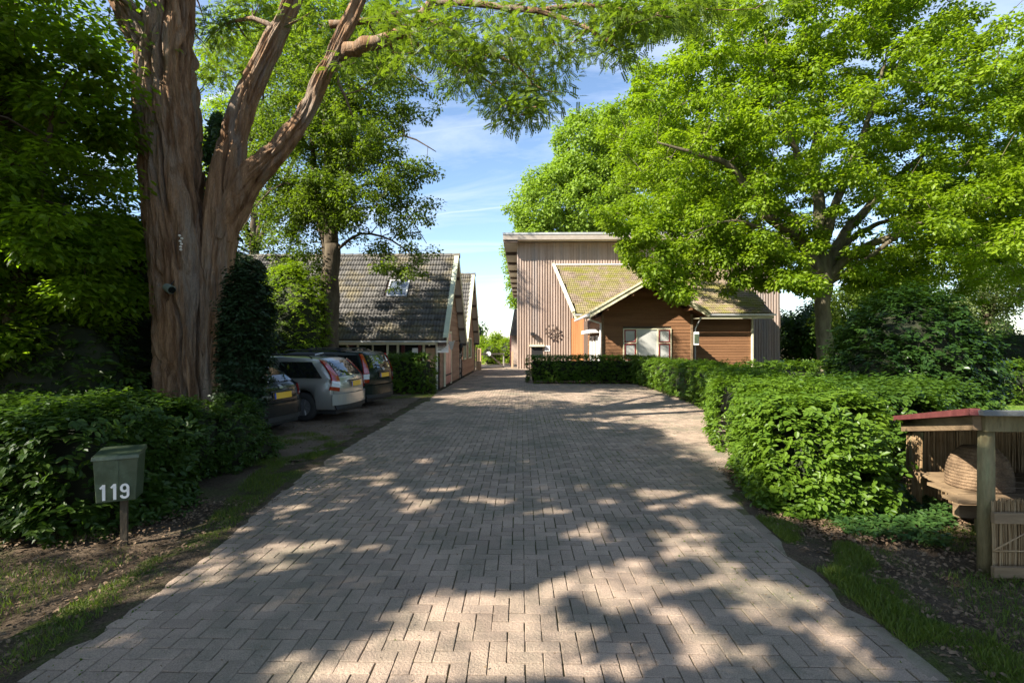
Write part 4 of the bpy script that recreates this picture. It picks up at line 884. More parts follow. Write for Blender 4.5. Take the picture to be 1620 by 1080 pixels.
    for yy in (L_ * .36, L_ * .6):    # door gaps
        for sx in (-1, 1): m = MB(); m.box(min(sx * (hw - .01), sx * (hw + .003)), max(sx * (hw - .01), sx * (hw + .003)), yy, yy + .008, .3, belt - .12); m.build('door_gap', 'black', t, local=True)
        for sx in (-1, 1): m = MB(); m.box(min(sx * (hw - .02), sx * (hw + .03)), max(sx * (hw - .02), sx * (hw + .03)), yy + .06, yy + .24, belt - .17, belt - .135); m.build('door_handle', paint, t, local=True, bevel=.008)
    zt_ = max(tz)
    for sx in (-1, 1): m = MB(); m.tube([(sx * (hw * .955 - (zt_ - belt) * tum - .01), .75, zt_ - .06), (sx * (hw * .955 - (zt_ - belt) * tum - .02), .85, zt_ + .0), (sx * (hw * .955 - (zt_ - belt) * tum - .02), L_ * .55, zt_ + .0), (sx * (hw * .955 - (zt_ - belt) * tum - .01), L_ * .58, zt_ - .06)], .014, 6); m.build('roof_rail', 'plastic', t, local=True)
    if roofbars:
        for yy in (1.0, 1.9): m = MB(); m.beam((-hw * .8, yy, zt_ + .05), (hw * .8, yy, zt_ + .05), .07, .03); m.box(-hw * .76, -hw * .70, yy - .05, yy + .05, zt_ - .03, zt_ + .05); m.box(hw * .70, hw * .76, yy - .05, yy + .05, zt_ - .03, zt_ + .05); m.build('roof_bar', 'plastic', t, local=True)
    m = MB(); m.tube([(-.0, 1.0, zt_ - .01), (0, .85, zt_ + .035), (0, .80, zt_ + .05)], [.03, .02, .01], 6); m.build('aerial_fin', paint, t, local=True)
    return t, patch
sil, _ = car('parked_car', 'silver estate car parked between the black and the dark green car', (-3.98, 11.0, 0), (-3.84, 12.75, 0), 'paint_silver', 4.52, 1.78,
    [(0, .60), (.015, .86), (.06, .97), (.22, 1.12), (.42, 1.30), (.58, 1.395), (.8, 1.42), (1.5, 1.455), (2.3, 1.44), (2.75, 1.36), (3.35, 1.02), (3.9, .93), (4.35, .80), (4.52, .6)], .93, (.86, 3.5),
    lamp=[(.70, .66), (.885, .70), (.72, 1.36), (.60, 1.34)], rear_win=[(-.62, 1.0), (.62, 1.0), (.52, 1.33), (-.52, 1.33)], plate=(0, .80), side_win=[(.42, .72, 1.45, 1.5), (1.58, 1.58, 2.3, 2.4), (2.48, 2.42, 2.66, 3.0)])
van, vp = car('parked_car', 'dark green tall car with roof bars parked next to the clipped hedge', (-4.02, 13.35, 0), (-3.70, 15.0, 0), 'paint_green', 4.6, 1.80,
    [(0, .62), (.012, .95), (.03, 1.0), (.12, 1.2), (.26, 1.44), (.40, 1.51), (1.2, 1.55), (2.3, 1.54), (2.8, 1.44), (3.4, 1.10), (4.1, 1.02), (4.5, .9), (4.6, .65)], 1.02, (.85, 3.6), roofbars=True, wr=.345, tum=.24,
    lamp=[(.72, .68), (.875, .68), (.77, 1.45), (.68, 1.45)], rear_win=[(-.64, 1.06), (.64, 1.06), (.58, 1.40), (-.58, 1.40)], plate=(0, .86), side_win=[(.3, .42, 1.35, 1.4), (1.48, 1.48, 2.3, 2.4), (2.48, 2.44, 2.75, 3.1)])
vp('sticker', [(.42, 1.24), (.56, 1.24), (.50, 1.36), (.48, 1.36)], 'lamp_white', .014, 2, 2)
blk, _ = car('parked_car', 'black hatchback with sloping rear window half hidden by the dark bush', (-4.68, 8.75, 0), (-4.42, 10.4, 0), 'paint_black', 4.25, 1.72,
    [(0, .58), (.02, .80), (.06, .90), (.14, .96), (.34, 1.10), (.70, 1.28), (1.05, 1.37), (1.5, 1.42), (2.1, 1.40), (2.5, 1.30), (3.1, .98), (3.7, .9), (4.1, .78), (4.25, .6)], .90, (.72, 3.3),
    lamp=[(.62, .70), (.855, .71), (.84, .92), (.66, .91)], rear_win=[(-.60, .99), (.60, .99), (.50, 1.33), (-.50, 1.33)], plate=(0, .74), side_win=[(.75, 1.0, 1.42, 1.45), (1.52, 1.52, 2.1, 2.25)])

# ------------------------------------------------------------------ mailbox
A = W(184, 752, 4.18); mbx = thing('mailbox', 'dark green metal mailbox numbered 119 on a wooden post before the left hedge', 'mailbox', (A.x - .02, 4.2, 0), R_(27))
zb0, zt0 = W(0, 797, 4.18).z, W(0, 722, 4.18).z
m = MB(); m.hexa([(-.135, 0, zb0 + .02), (.135, 0, zb0 + .02), (.135, .30, zb0), (-.135, .30, zb0)], [(-.155, -.01, zt0), (.155, -.01, zt0), (.155, .30, zt0 + .03), (-.155, .30, zt0 + .03)]); m.build('box_body', 'mailbox', mbx, local=True, bevel=.006)
m = MB(); m.hexa([(-.165, -.025, zt0 - .025), (.165, -.025, zt0 - .025), (.165, .32, zt0 + .0), (-.165, .32, zt0 + .0)], [(-.160, -.02, zt0 + .012), (.160, -.02, zt0 + .012), (.160, .31, zt0 + .04), (-.160, .31, zt0 + .04)]); m.build('lid', 'mailbox', mbx, local=True, bevel=.006)
m = MB(); m.hexa([(-.05, -.006, zb0 + .05), (.02, -.006, zb0 + .05), (.02, 0, zb0 + .05), (-.05, 0, zb0 + .05)], [(-.055, -.016, zt0 - .03), (.02, -.016, zt0 - .03), (.02, -.008, zt0 - .03), (-.055, -.008, zt0 - .03)]); m.build('front_rib', 'mailbox', mbx, local=True)
m = MB(); m.box(.0, .05, .13, .18, 0, zb0 + .03); m.build('post', 'bark_dark', mbx, local=True)
def stroke(m, pts, wd=.021, th=.004):
    """flat painted stroke in the front plane"""
    for (xa, za), (xb, zb_) in zip(pts[:-1], pts[1:]):
        l_ = math.hypot(xb - xa, zb_ - za); ex, ez_ = (xb - xa) / l_, (zb_ - za) / l_; nx_, nz_ = -ez_ * wd / 2, ex * wd / 2; k = wd * .18
        m.prism([(xa - ex * k + nx_, 0, za - ez_ * k + nz_), (xb + ex * k + nx_, 0, zb_ + ez_ * k + nz_), (xb + ex * k - nx_, 0, zb_ + ez_ * k - nz_), (xa - ex * k - nx_, 0, za - ez_ * k - nz_)], (0, -th, 0)); th += .00005
for k in range(3):
    m = MB()
    if k < 2: stroke(m, [(.006, .004), (.006, .128)]); stroke(m, [(.0, .122), (-.016, .104)], .017, .0045)
    else:
        el = [(.023 * math.cos(a), .092 + .028 * math.sin(a)) for a in np.linspace(0, 2 * math.pi, 17)]; stroke(m, el, .018)
        stroke(m, [(.023, .092), (.023, .036)] + [(.023 * math.cos(a), .033 + .022 * math.sin(a)) for a in np.linspace(0, -math.pi * .95, 9)], .018, .0047)
    o = m.build('digit', 'white', mbx, local=True); o.location = (-.084 + k * .074, -.014, zb0 + .042); o.rotation_euler = (R_(2.0), 0, 0)

# ------------------------------------------------------------------ straw hive shelter on the right
FL = W(1560, 905, 3.89); FL = Vector((FL.x, 3.89, 0)); BL_ = Vector((W(1450, 700, 5.6).x, 5.6, 0)); dR = Vector((1, -.02, 0)); WD = 2.3
hs = thing('hive_shelter', 'low timber shelter with reed walls and red roof edge housing straw hives', 'shelter', (FL.x + .8, 4.6, 0))
def P(u, v, z): return FL.lerp(BL_, v) + dR * (u * WD) + Vector((0, 0, z))
m = MB(); m.tube([P(0, 0, 0), P(0, 0, 1.12)], [.054, .050], 16); m.build('post', 'post_wood', hs, smooth=True)
m = MB(); m.tube([P(0, 1, 0), P(0, 1, .80)], [.062, .058], 14); m.build('post', 'post_wood', hs, smooth=True)
m = MB(); m.tube([P(.98, 0, 0), P(.98, 0, 1.12)], [.062, .060], 14); m.build('post', 'post_wood', hs, smooth=True)
m = MB(); m.tube([P(.98, 1, 0), P(.98, 1, .80)], [.06, .058], 14); m.build('post', 'post_wood', hs, smooth=True)
m = MB(); m.beam(P(-.02, -.03, 1.165), P(1.05, -.03, 1.165), .05, .12); m.build('front_beam', 'post_wood', hs)
m = MB(); m.beam(P(-.035, -.02, 1.17), P(-.035, 1.12, .83), .05, .12); m.build('side_beam', 'plank', hs)
m = MB(); m.beam(P(-.0, 1.02, .86), P(1, 1.02, .86), .05, .1); m.build('back_beam', 'post_wood', hs)
m = MB(); m.prism([P(-.05, -.09, 1.245), P(1.1, -.09, 1.245), P(1.1, 1.16, .89), P(-.05, 1.16, .89)], (0, 0, .02)); m.build('roof', 'felt', hs)
m = MB(); m.beam(P(-.062, -.09, 1.262), P(-.062, 1.17, .905), .06, .05); m.build('roof_edge', 'roof_red', hs)
m = MB(); m.beam(P(-.05, -.105, 1.258), P(1.1, -.105, 1.258), .05, .035); m.build('roof_edge', 'felt', hs)
def reeds(nm, a, b, z0, z1, n, th=.03, jag=.03):
    q = MB(); a = Vector(a); b = Vector(b)
    for k in range(n):
        f = (k + random.random()) / n; p = a.lerp(b, f) + Vector((random.uniform(-th, th), random.uniform(-th, th), 0)) * .5; r = random.uniform(.003, .0055); q.cur = random.random()
        q.tube([p + Vector((0, 0, z0)), p + Vector((random.uniform(-.006, .006), 0, (z0 + z1) / 2)), p + Vector((random.uniform(-.012, .012), 0, z1 + random.uniform(-jag, jag)))], [r, r, r * .7], 4, cap=False)
    return q.build(nm, 'reed', hs, kind='stuff')
m = MB(); m.prism([P(0, 1.03, .02), P(1, 1.03, .02), P(1, 1.03, .84), P(0, 1.03, .84)], (0, .012, 0)); m.build('back_board', 'bark_dark', hs)
reeds('back_reeds', P(0, 1.0, 0), P(1.0, 1.0, 0), .03, .84, 520, .03, .0)
reeds('side_reeds', P(-.02, .84, 0), P(-.02, 1.12, 0), .05, .78, 90, .03)
m = MB(); m.prism([P(.0, -.02, .02), P(1, -.02, .02), P(1, -.02, .57), P(.0, -.02, .57)], (0, .008, 0)); m.build('front_backing', 'plank', hs)
reeds('front_reeds', P(.005, -.055, 0), P(1.0, -.055, 0), .02, .60, 700, .03, .02)
for z in (.11, .50): m = MB(); m.beam(P(-.012, -.10, z), P(1.0, -.10, z), .03, .075); m.build('rail', 'plank', hs)
m = MB(); m.beam(P(0, .95, .34), P(1, .95, .34), .03, .06); m.build('inner_rail', 'bark_dark', hs)
sz = .43
for k in range(5):
    v0 = .30 + k * .115; q0 = P(-.00 + .03 * (k % 2), v0, sz); q1 = P(1.0, v0, sz); m = MB(); m.cur = random.random(); m.beam(q0 + dR * -.08, q1, .17, .028, (0, 0, 1)); m.build('shelf_plank', 'plank', hs)
for u in (.13, .62): m = MB(); m.beam(P(u, .3, sz - .06), P(u, .82, sz - .06), .06, .08); m.build('shelf_bearer', 'plank', hs); m = MB(); m.box(P(u, .42, 0).x - .05, P(u, .42, 0).x + .05, P(u, .42, 0).y - .05, P(u, .42, 0).y + .05, 0, sz - .1); m.build('shelf_leg', 'post_wood', hs)
m = MB(); m.beam(P(.02, .42, sz - .16), P(.2, .42, sz - .16), .07, .12); m.build('bracket', 'plank', hs)
def skep(label, u, v, r, h):
    c = P(u, v, sz + .016); t = thing('straw_hive', label, 'beehive', c, group='woven straw hives on the shelter shelf'); q = MB(); prof = []; nco = 13
    for k in range(nco):
        for j in range(5):
            f = (k + j / 5) / nco; z = h * f; rr = r * (1 - max(0, f - .05) ** 2.6 * .93) ** .5 if f < 1 else 0; prof.append((max(.012, rr + .009 * math.sin(j / 5 * math.pi)), z))
    prof.append((.005, h)); q.lathe(prof, c, 40); q.build('coils', 'straw', t, smooth=True); return t
skep('large domed straw hive seen left of the near post', .13, .5, .235, .37)
skep('straw hive deeper in the shelter, partly cut by the photo edge', .50, .58, .23, .36)
# twigs lying on the reed panel
tw = thing('fallen_twig', 'dry forked twig leaning on the reed panel by the post', 'twig', P(.0, -.1, 0)); m = MB(); a = P(-.02, -.13, .28)
m.tube([a, a + Vector((.12, 0, .07)), a + Vector((.26, .02, .13))], [.008, .006, .004], 5); m.tube([a, a + Vector((.2, 0, -.0)), a + Vector((.42, 0, .04))], [.008, .006, .003], 5); m.build('stick', 'reed', tw, smooth=True)

# ------------------------------------------------------------------ the old locust
LY = 8.6
loc = thing('locust_tree', 'huge old tree with deeply furrowed brown bark behind the left hedge', 'tree', (W(303, 600, LY).x, LY, 0))
def barktube(name, pxs, nu, nv, amp, seed, Y=LY, freq=5.5):
    """pxs: (px, py, depth offset, radius m)"""
    P_ = [W(a, b, Y + c) for a, b, c, r in pxs]; rr = [r for *_, r in pxs]; tl = [0]
    for a, b in zip(P_[:-1], P_[1:]): tl.append(tl[-1] + (b - a).length)
    ts = np.linspace(0, tl[-1], nv); A_ = np.array([tuple(p) for p in P_])
    def cr(t):
        i = int(np.clip(np.searchsorted(tl, t, side='right') - 1, 0, len(P_) - 2)); f = (t - tl[i]) / (tl[i + 1] - tl[i]); p0 = A_[max(i - 1, 0)]; p1 = A_[i]; p2 = A_[i + 1]; p3 = A_[min(i + 2, len(P_) - 1)]
        f2 = f * f * (3 - 2 * f); r = rr[i] + (rr[i + 1] - rr[i]) * f2
        return .5 * (2 * p1 + (p2 - p0) * f + (2 * p0 - 5 * p1 + 4 * p2 - p3) * f * f + (3 * p1 - p0 - 3 * p2 + p3) * f ** 3), r
    C_ = []; Rr = []
    for t in ts: c, r = cr(t); C_.append(c); Rr.append(r)
    C_ = np.array(C_); Rr = np.array(Rr); D = np.gradient(C_, axis=0); D /= np.linalg.norm(D, axis=1, keepdims=True)
    u = np.array([1., 0, 0]); Us = []
    for d in D: u = u - d * u.dot(d); u /= np.linalg.norm(u); Us.append(u.copy())
    Us = np.array(Us); Vs = np.cross(D, Us); th = np.linspace(0, 2 * math.pi, nu, endpoint=False)
    TH = th[None, :] + 0 * ts[:, None]; TL = ts[:, None] + 0 * th[None]; RR = Rr[:, None] + 0 * TH
    tw_ = TH + .05 * TL + .12 * np.sin(TL * 1.1)
    q = np.stack([np.cos(tw_) * RR * freq, np.sin(tw_) * RR * freq, TL * .85], 2).reshape(-1, 3)
    q2 = q + (np.stack([fbm(q * .9, seed + 7, 2), fbm(q * .9, seed + 8, 2), q[:, 0] * 0], 1) - .5) * 1.5
    grv = lambda n_, k: np.clip(1 - np.abs(2 * n_ - 1) * k, 0, 1)
    gA = grv(fbm(q2, seed, 2).reshape(TH.shape), 4.2); gB = grv(fbm(q2 * np.array([2.1, 2.1, 1.5]) + 7, seed + 11, 2).reshape(TH.shape), 2.6); gC = grv(fbm(q2 * np.array([4.6, 4.6, 2.2]) + 3, seed + 12, 2).reshape(TH.shape), 2.4)
    n2_ = fbm(q * np.array([3.3, 3.3, 2.2]), seed + 3, 3).reshape(TH.shape); big = fbm(q * .22, seed + 5, 2).reshape(TH.shape)
    lob = fbm(np.stack([np.cos(TH) * 1.3, np.sin(TH) * 1.3, TL * .35], 2).reshape(-1, 3), seed + 9, 2).reshape(TH.shape)
    disp = amp * 1.3 * (1 - gA) + amp * .45 * (1 - gB) + amp * .22 * (1 - gC) + amp * .4 * (n2_ - .5) + RR * .26 * (lob - .5) + amp * .5 * (big - .5) - amp * .3
    disp = disp * np.clip(RR / .25, .25, 1)
    rad = RR * .97 + disp - amp * 1.35
    V = C_[:, None, :] + rad[..., None] * (np.cos(TH)[..., None] * Us[:, None, :] + np.sin(TH)[..., None] * Vs[:, None, :])
    i = np.arange(nv - 1)[:, None]; k = np.arange(nu)[None]; a = i * nu + k; b = i * nu + (k + 1) % nu
    Fc = np.stack([a, b, b + nu, a + nu], 2).reshape(-1, 4)
    npmesh(name, V.reshape(-1, 3), Fc, np.zeros(len(Fc)), 'bark_locust', loc, True)
barktube('trunk', [(306, 705, 0, .60), (303, 640, 0, .53), (298, 560, 0, .50), (293, 470, 0, .50), (284, 380, 0, .49), (272, 280, 0, .475), (266, 200, 0, .50), (263, 130, 0, .49), (268, 60, 0, .42), (272, -20, 0, .38), (276, -160, .1, .33), (280, -330, .2, .25)], 300, 480, .095, 1)
barktube('stem', [(342, 700, -.05, .33), (342, 620, -.08, .29), (342, 520, -.05, .28), (342, 430, -.0, .28), (348, 370, .05, .30), (352, 320, .1, .30), (356, 285, .1, .28), (372, 210, .2, .235), (392, 150, .3, .22), (425, 80, .3, .205), (462, 0, .3, .19), (520, -130, .4, .16), (560, -260, .5, .11)], 170, 420, .06, 20)
barktube('stem', [(356, 380, .0, .2), (372, 325, .0, .25), (398, 278, -.05, .235), (445, 232, -.1, .205), (482, 180, -.15, .19), (512, 120, -.2, .17), (540, 60, -.2, .16), (568, 0, -.2, .15), (600, -90, -.2, .12), (640, -220, -.2, .08)], 150, 330, .055, 40)
barktube('stem', [(262, 150, -.1, .2), (240, 95, -.15, .23), (214, 45, -.2, .21), (190, 0, -.3, .19), (150, -80, -.3, .16), (90, -190, -.2, .12)], 100, 130, .055, 60)
# fork boughs over the lane (thinner wood), all leaves of the crown
LB = [([(532, 96, -.12), (552, 80, -.22), (578, 71, -.3), (615, 62, -.4), (655, 40, -.5), (680, 8, -.6), (700, -40, -.7)], [.05, .125, .12, .10, .09, .07, .05]),
      ([(665, 22, -.5), (700, 42, -.6), (745, 68, -.7), (790, 90, -.8), (826, 112, -.9), (850, 145, -.9)], [.06, .05, .04, .03, .02, .01]),
      ([(640, 48, -.5), (672, 80, -.4), (712, 100, -.3), (760, 120, -.3), (792, 145, -.3)], [.045, .035, .03, .02, .01]),
      ([(690, 0, -.6), (760, 8, -.9), (850, 18, -1.2), (930, 45, -1.4), (980, 82, -1.5)], [.06, .05, .04, .03, .012]),
      ([(850, 18, -1.2), (920, 8, -1.4), (1000, 18, -1.6), (1060, 28, -1.7)], [.04, .03, .02, .01]),
      ([(520, 40, 0), (580, 32, .1), (630, 22, .2), (700, 8, .3)], [.07, .05, .035, .02]),
      ([(545, 40, .2), (530, 110, .6), (545, 150, .8), (560, 190, .9)], [.05, .035, .025, .01]),
      ([(440, 50, .3), (400, 30, .3), (350, 40, .4)], [.06, .04, .015]),
      ([(560, -60, 0), (500, -150, 1.5), (420, -250, 2.5)], [.1, .07, .03]), ([(300, -100, .0), (200, -200, 1), (60, -260, 1.5)], [.15, .1, .04]),
      ([(600, -100, 0), (740, -170, -.8), (900, -200, -1.4), (1040, -190, -1.8)], [.1, .07, .05, .02]),
      ([(250, 40, 0), (330, -80, 2), (420, -120, 3.5)], [.12, .08, .03])]
LB = [([W(a, b, LY + c) for a, b, c in p], r) for p, r in LB]
def polypx(poly, n, y0, y1):
    a = np.array(poly, float); out = []
    while len(out) < n:
        x = rng.uniform(a[:, 0].min(), a[:, 0].max()); y = rng.uniform(a[:, 1].min(), a[:, 1].max())
        if inpoly(np.array([x]), np.array([y]), poly)[0]: out.append(tuple(W(x, y, rng.uniform(y0, y1))))
    return out
cc = polypx([(600, 0), (1050, 0), (1030, 45), (985, 62), (950, 85), (900, 70), (860, 130), (880, 165), (840, 190), (790, 185), (760, 160), (735, 165), (715, 110), (660, 95), (600, 110)], 105, 6.6, 9.2)
cc += polypx([(700, 60), (930, 70), (930, 130), (800, 210), (790, 180), (740, 165)], 22, 6.8, 8.4)
cc += polypx([(940, 0), (1240, 0), (1180, 22), (1070, 40), (1020, 60), (960, 40)], 34, 6.4, 8.0)
cc += polypx([(470, 0), (660, 0), (640, 120), (560, 140), (500, 120)], 34, 8.0, 11)
cc += polypx([(330, 0), (460, 0), (400, 150), (360, 180), (320, 120)], 34, 8.8, 12)
up_ = []
for k in range(420):
    a = rng.normal(size=3) * np.array([2.6, 2.2, 1.6]) + np.array([-4.6, 8.8, 11.2]); q = to_px(a[0], a[1], a[2])
    if a[2] > 8.2 and not (q[1] > -10): up_.append(tuple(a))
up_ = np.array(up_); gX = up_[:, 0] + SUN.x * up_[:, 2]; up_ = [tuple(u) for u in up_[(rng.random(len(up_)) < np.where(gX > 5.2, .30, 1))]]
up_ = [u for u, k in zip(up_, hot_free(np.array(up_))) if k]
loccl = np.array(cc + up_ + [tuple(l[0][-1]) for l in LB[:8]] * 2)
kk, _, _ = shade_keep(loccl); 
grow(loc, LB, loccl, 'bark_locust', tw=.009, sag=-.02, name='bough')
p, nr, tn, cr = clumps_to_leaves(loccl, np.full(len(loccl), .36), 38, flat=.6, up=.9, out=.4, rn=.7, droop=.35)
scatter('leaves', PINN, p, nr, tn, .115 + .06 * rng.random(len(p)), 'leaf_locust', loc, 'stuff', cr)
# ivy on the second stem
iv = []
for k in range(9000):
    f = rng.random() ** 1.5; a = W(345 - 6 * f + rng.normal() * (13 - 8 * f) + 5 * math.sin(f * 14), 420 - 240 * f, LY + .10 + .5 * rng.random()); iv.append(tuple(a))
iv = np.array(iv); iv = iv[fbm(iv * 2.2, 3, 2) > .42][:4200]; m_ = len(iv)
ivy = scatter('ivy', LEAF6, iv, rdir(m_) * .7 + np.array([.2, -.8, .3]), rdir(m_) + np.array([0, 0, -.6]), .05 + .05 * rng.random(m_), 'leaf_ivy', None, 'stuff'); tag(ivy, 'dark ivy climbing the fork between the two locust stems', 'ivy')
# gadget and shell string on the trunk
q = W(270, 457, LY - .56); dv_ = thing('trunk_lamp', 'small grey green lamp hanging on the furrowed trunk', 'lamp', q)
m = MB(); m.tube([q + Vector((-.07, 0, .03)), q + Vector((.05, -.05, -.02))], [.062, .07], 14); m.build('housing', 'device', dv_, smooth=False); m = MB(); m.tube([q + Vector((.052, -.052, -.02)), q + Vector((.075, -.062, -.03))], [.055, .05], 14); m.build('lens', 'glass_dark', dv_); m = MB(); m.tube([q + Vector((0, 0, .06)), q + Vector((.02, .12, .2))], .008, 5); m.build('wire', 'black', dv_)
q = W(286, 395, LY - .56); st_ = thing('shell_string', 'string of small white shells hanging on the tree trunk', 'decoration', q)
for k in range(6): m = MB(); c = q + Vector((.004 * k * (-1) ** k, 0, .045 * k)); m.lathe([(.002, -.02), (.020, -.008), (.024, .004), (.012, .018), (.002, .02)], c, 8); m.build('shell', 'shell', st_, smooth=True)
m = MB(); m.tube([q, q + Vector((0, 0, .3))], .003, 4); m.build('cord', 'rafter', st_)

# ------------------------------------------------------------------ alder behind the cars
AY = 16.2
ald = thing('alder_tree', 'slender multi-stemmed tree standing between the parked cars and the barn', 'tree', (W(522, 600, AY).x, AY, 0))
AL = [([(520, 632, 0), (521, 560, 0), (522, 470, 0), (524, 420, 0), (525, 385, 0)], [.34, .30, .28, .26, .24]),
      ([(525, 390, 0), (530, 340, 0), (545, 290, .1), (556, 240, .2), (552, 180, .3), (560, 100, .4)], [.20, .16, .13, .10, .06, .03]),
      ([(524, 395, 0), (518, 340, 0), (520, 280, -.1), (515, 210, -.2), (515, 120, -.3), (505, 40, -.3)], [.18, .14, .12, .09, .06, .02]),
      ([(523, 420, 0), (508, 360, .2), (498, 290, .2), (494, 220, .3), (490, 140, .4)], [.16, .12, .10, .07, .03]),
      ([(535, 320, 0), (580, 290, .4), (620, 300, .6), (650, 345, .8), (675, 385, .8)], [.07, .05, .035, .02, .01]),
      ([(545, 290, 0), (590, 230, -.4), (640, 215, -.7), (690, 240, -1)], [.07, .05, .03, .012]),
      ([(500, 300, 0), (450, 290, -.3), (410, 320, -.4), (380, 370, -.5)], [.05, .035, .02, .01]),
      ([(515, 210, 0), (560, 150, -.6), (620, 110, -.9), (670, 130, -1.1)], [.06, .04, .03, .012]),
      ([(527, 400, 0), (570, 370, -.5), (620, 380, -.8), (660, 410, -1.0)], [.06, .04, .03, .012])]
AL = [([W(a, b, AY + c) for a, b, c in p], r) for p, r in AL]
c0 = W(535, 250, AY); ells = [((c0.x, AY, c0.z - .2), (3.0, 2.6, 3.3)), ((c0.x + 1.2, AY - .3, c0.z - 1.2), (2.5, 2.2, 1.9)), ((c0.x - 1.2, AY + .6, c0.z + .4), (2.2, 2.2, 2.6)), ((c0.x + .6, AY, c0.z + 2.6), (2.8, 2.4, 2.2))]
ells += [((c0.x - 2.0, AY + .8, c0.z - 1.6), (1.7, 1.4, 1.8))]
ac, ar = ell_clumps(ells, 820, .22, .42, .3, rej=lambda p: p[2] < 3.7 or (p[2] < 5.2 and abs(p[0] - c0.x + .3) < .8 and p[1] < AY + .3) or vn((p * .8)[None], 14)[0] < .27)
ac = np.vstack([ac, np.array(polypx([(590, 385), (700, 385), (690, 430), (640, 470), (600, 440)], 22, 15.2, 16.8) + polypx([(430, 395), (520, 395), (512, 530), (440, 540)], 70, 15.6, 17.2))]); ar = np.concatenate([ar, np.full(92, .28)])
grow(ald, AL, ac, 'bark_dark', tw=.010, sag=.05, name='trunk')
p, nr, tn, cr = clumps_to_leaves(ac, ar, 95, flat=.75)
scatter('crown', DIAMOND, p, nr, tn, .075 + .05 * rng.random(len(p)), 'leaf_alder', ald, 'stuff', cr)

# ------------------------------------------------------------------ oak on the right
OY = 20.0; ox = W(1307, 500, OY).x
oak = thing('oak_tree', 'broad spreading oak with bright green crown right of the timber hall', 'tree', (ox, OY, 0))
OL = [([(1310, 630, 0), (1309, 575, 0), (1304, 520, 0), (1302, 470, 0), (1304, 440, 0), (1300, 400, 0)], [.50, .38, .32, .32, .36, .34]),
      ([(1300, 410, 0), (1296, 350, .1), (1293, 290, .2), (1288, 240, .3), (1300, 160, .4), (1290, 60, .5)], [.30, .26, .22, .18, .12, .05]),
      ([(1298, 430, 0), (1262, 375, -.4), (1215, 345, -.8), (1185, 300, -1.2), (1150, 260, -1.5), (1090, 240, -1.7), (1040, 225, -1.8)], [.30, .25, .2, .16, .12, .08, .03]),
      ([(1296, 420, 0), (1255, 350, .5), (1200, 290, .9), (1160, 230, 1.2), (1120, 190, 1.4), (1085, 150, 1.5)], [.22, .18, .14, .11, .07, .03]),
      ([(1298, 445, 0), (1250, 395, -1.2), (1200, 360, -2.0), (1150, 350, -2.6), (1090, 370, -3.4)], [.16, .12, .08, .04, .015]),
      ([(1306, 440, 0), (1330, 380, .3), (1370, 330, .5), (1420, 280, .8), (1480, 230, 1), (1560, 170, 1)], [.26, .22, .18, .14, .09, .04]),
      ([(1306, 445, 0), (1350, 400, -.6), (1420, 370, -1.2), (1500, 340, -1.8), (1600, 300, -2.2)], [.22, .18, .14, .09, .04]),
      ([(1305, 430, 0), (1345, 380, 1), (1400, 350, 2), (1480, 330, 3)], [.2, .16, .1, .04]),
      ([(1300, 400, 0), (1330, 300, -.5), (1370, 200, -.9), (1400, 100, -1.2)], [.22, .17, .11, .05]),
      ([(1293, 300, .2), (1250, 220, -.8), (1230, 140, -1.5), (1210, 60, -2)], [.16, .12, .08, .03]),
      ([(1310, 450, 0), (1370, 410, -1), (1440, 360, -2), (1530, 320, -3)], [.14, .11, .08, .03])]
OL = [([W(a, b, OY + c) for a, b, c in p], [q * .88 for q in r]) for p, r in OL]
oe = [((ox + .3, OY, 10.2), (8.4, 6.8, 6.6)), ((ox - 4.2, OY - .5, 8.2), (4.6, 4.6, 4.2)), ((ox + 5.5, OY - .5, 8.8), (5.5, 5.2, 4.6)), ((ox - 1.5, OY, 14), (6.2, 5.5, 4.2)), ((ox - 5.0, OY - 1.0, 5.6), (2.6, 2.6, 1.9)), ((ox + 3.4, OY - 3.4, 6.0), (4.0, 2.6, 2.0)), ((ox + 8.5, OY + 2, 7.0), (5, 4, 4)), ((6.3, 25.2, 12.3), (2.8, 2.6, 2.6)), ((9.5, 25, 9.5), (3.5, 2.5, 2.5)), ((8.0, 28, 10.3), (3.5, 2.2, 2.2))]  # last three lobes are added behind the crown to shade the annexe roof
def orej(p):
    q = to_px(p[0], p[1], p[2])
    if p[2] < 3.6: return True
    if q[0] < 950 + max(0, (200 - q[1])) * .12: return True
    if 1215 < q[0] < 1400 and 225 < q[1] < 470 and p[1] < OY + 1 and rng.random() < .40: return True
    if 960 < q[0] < 1215 and q[1] > 405 and p[2] < 6 and rng.random() < .5: return True
    if 1310 < q[0] < 1460 and q[1] > 395 and rng.random() < .2: return True
    return vn((p * .55)[None], 17)[0] < .27
oc, orr = ell_clumps(oe, 1750, .30, .62, .38, rej=orej)
ex_ = polypx([(965, 330), (1060, 330), (1110, 400), (1090, 470), (1040, 478), (1000, 420), (968, 370)], 40, 17, 21) + polypx([(1110, 380), (1240, 370), (1240, 450), (1160, 460)], 24, 17, 21) + polypx([(1225, 390), (1290, 420), (1285, 470), (1230, 460)], 14, 17, 19) + polypx([(1325, 400), (1470, 395), (1460, 470), (1350, 475)], 30, 18, 22)
ex_ = ex_ + [tuple(np.array(e) + rdir(1)[0] * .6) for e in ex_]
oc = np.vstack([oc, np.array(ex_)]); orr = np.concatenate([orr, np.full(len(ex_), .4)])
grow(oak, OL, oc, 'bark_oak', tw=.014, sag=.08, name='trunk')
p, nr, tn, cr = clumps_to_leaves(oc, orr, 165, flat=.6, up=.75, out=.5, rn=.6)
scatter('crown', DIAMOND, p, nr, tn, .11 + .07 * rng.random(len(p)), 'leaf_oak', oak, 'stuff', cr)

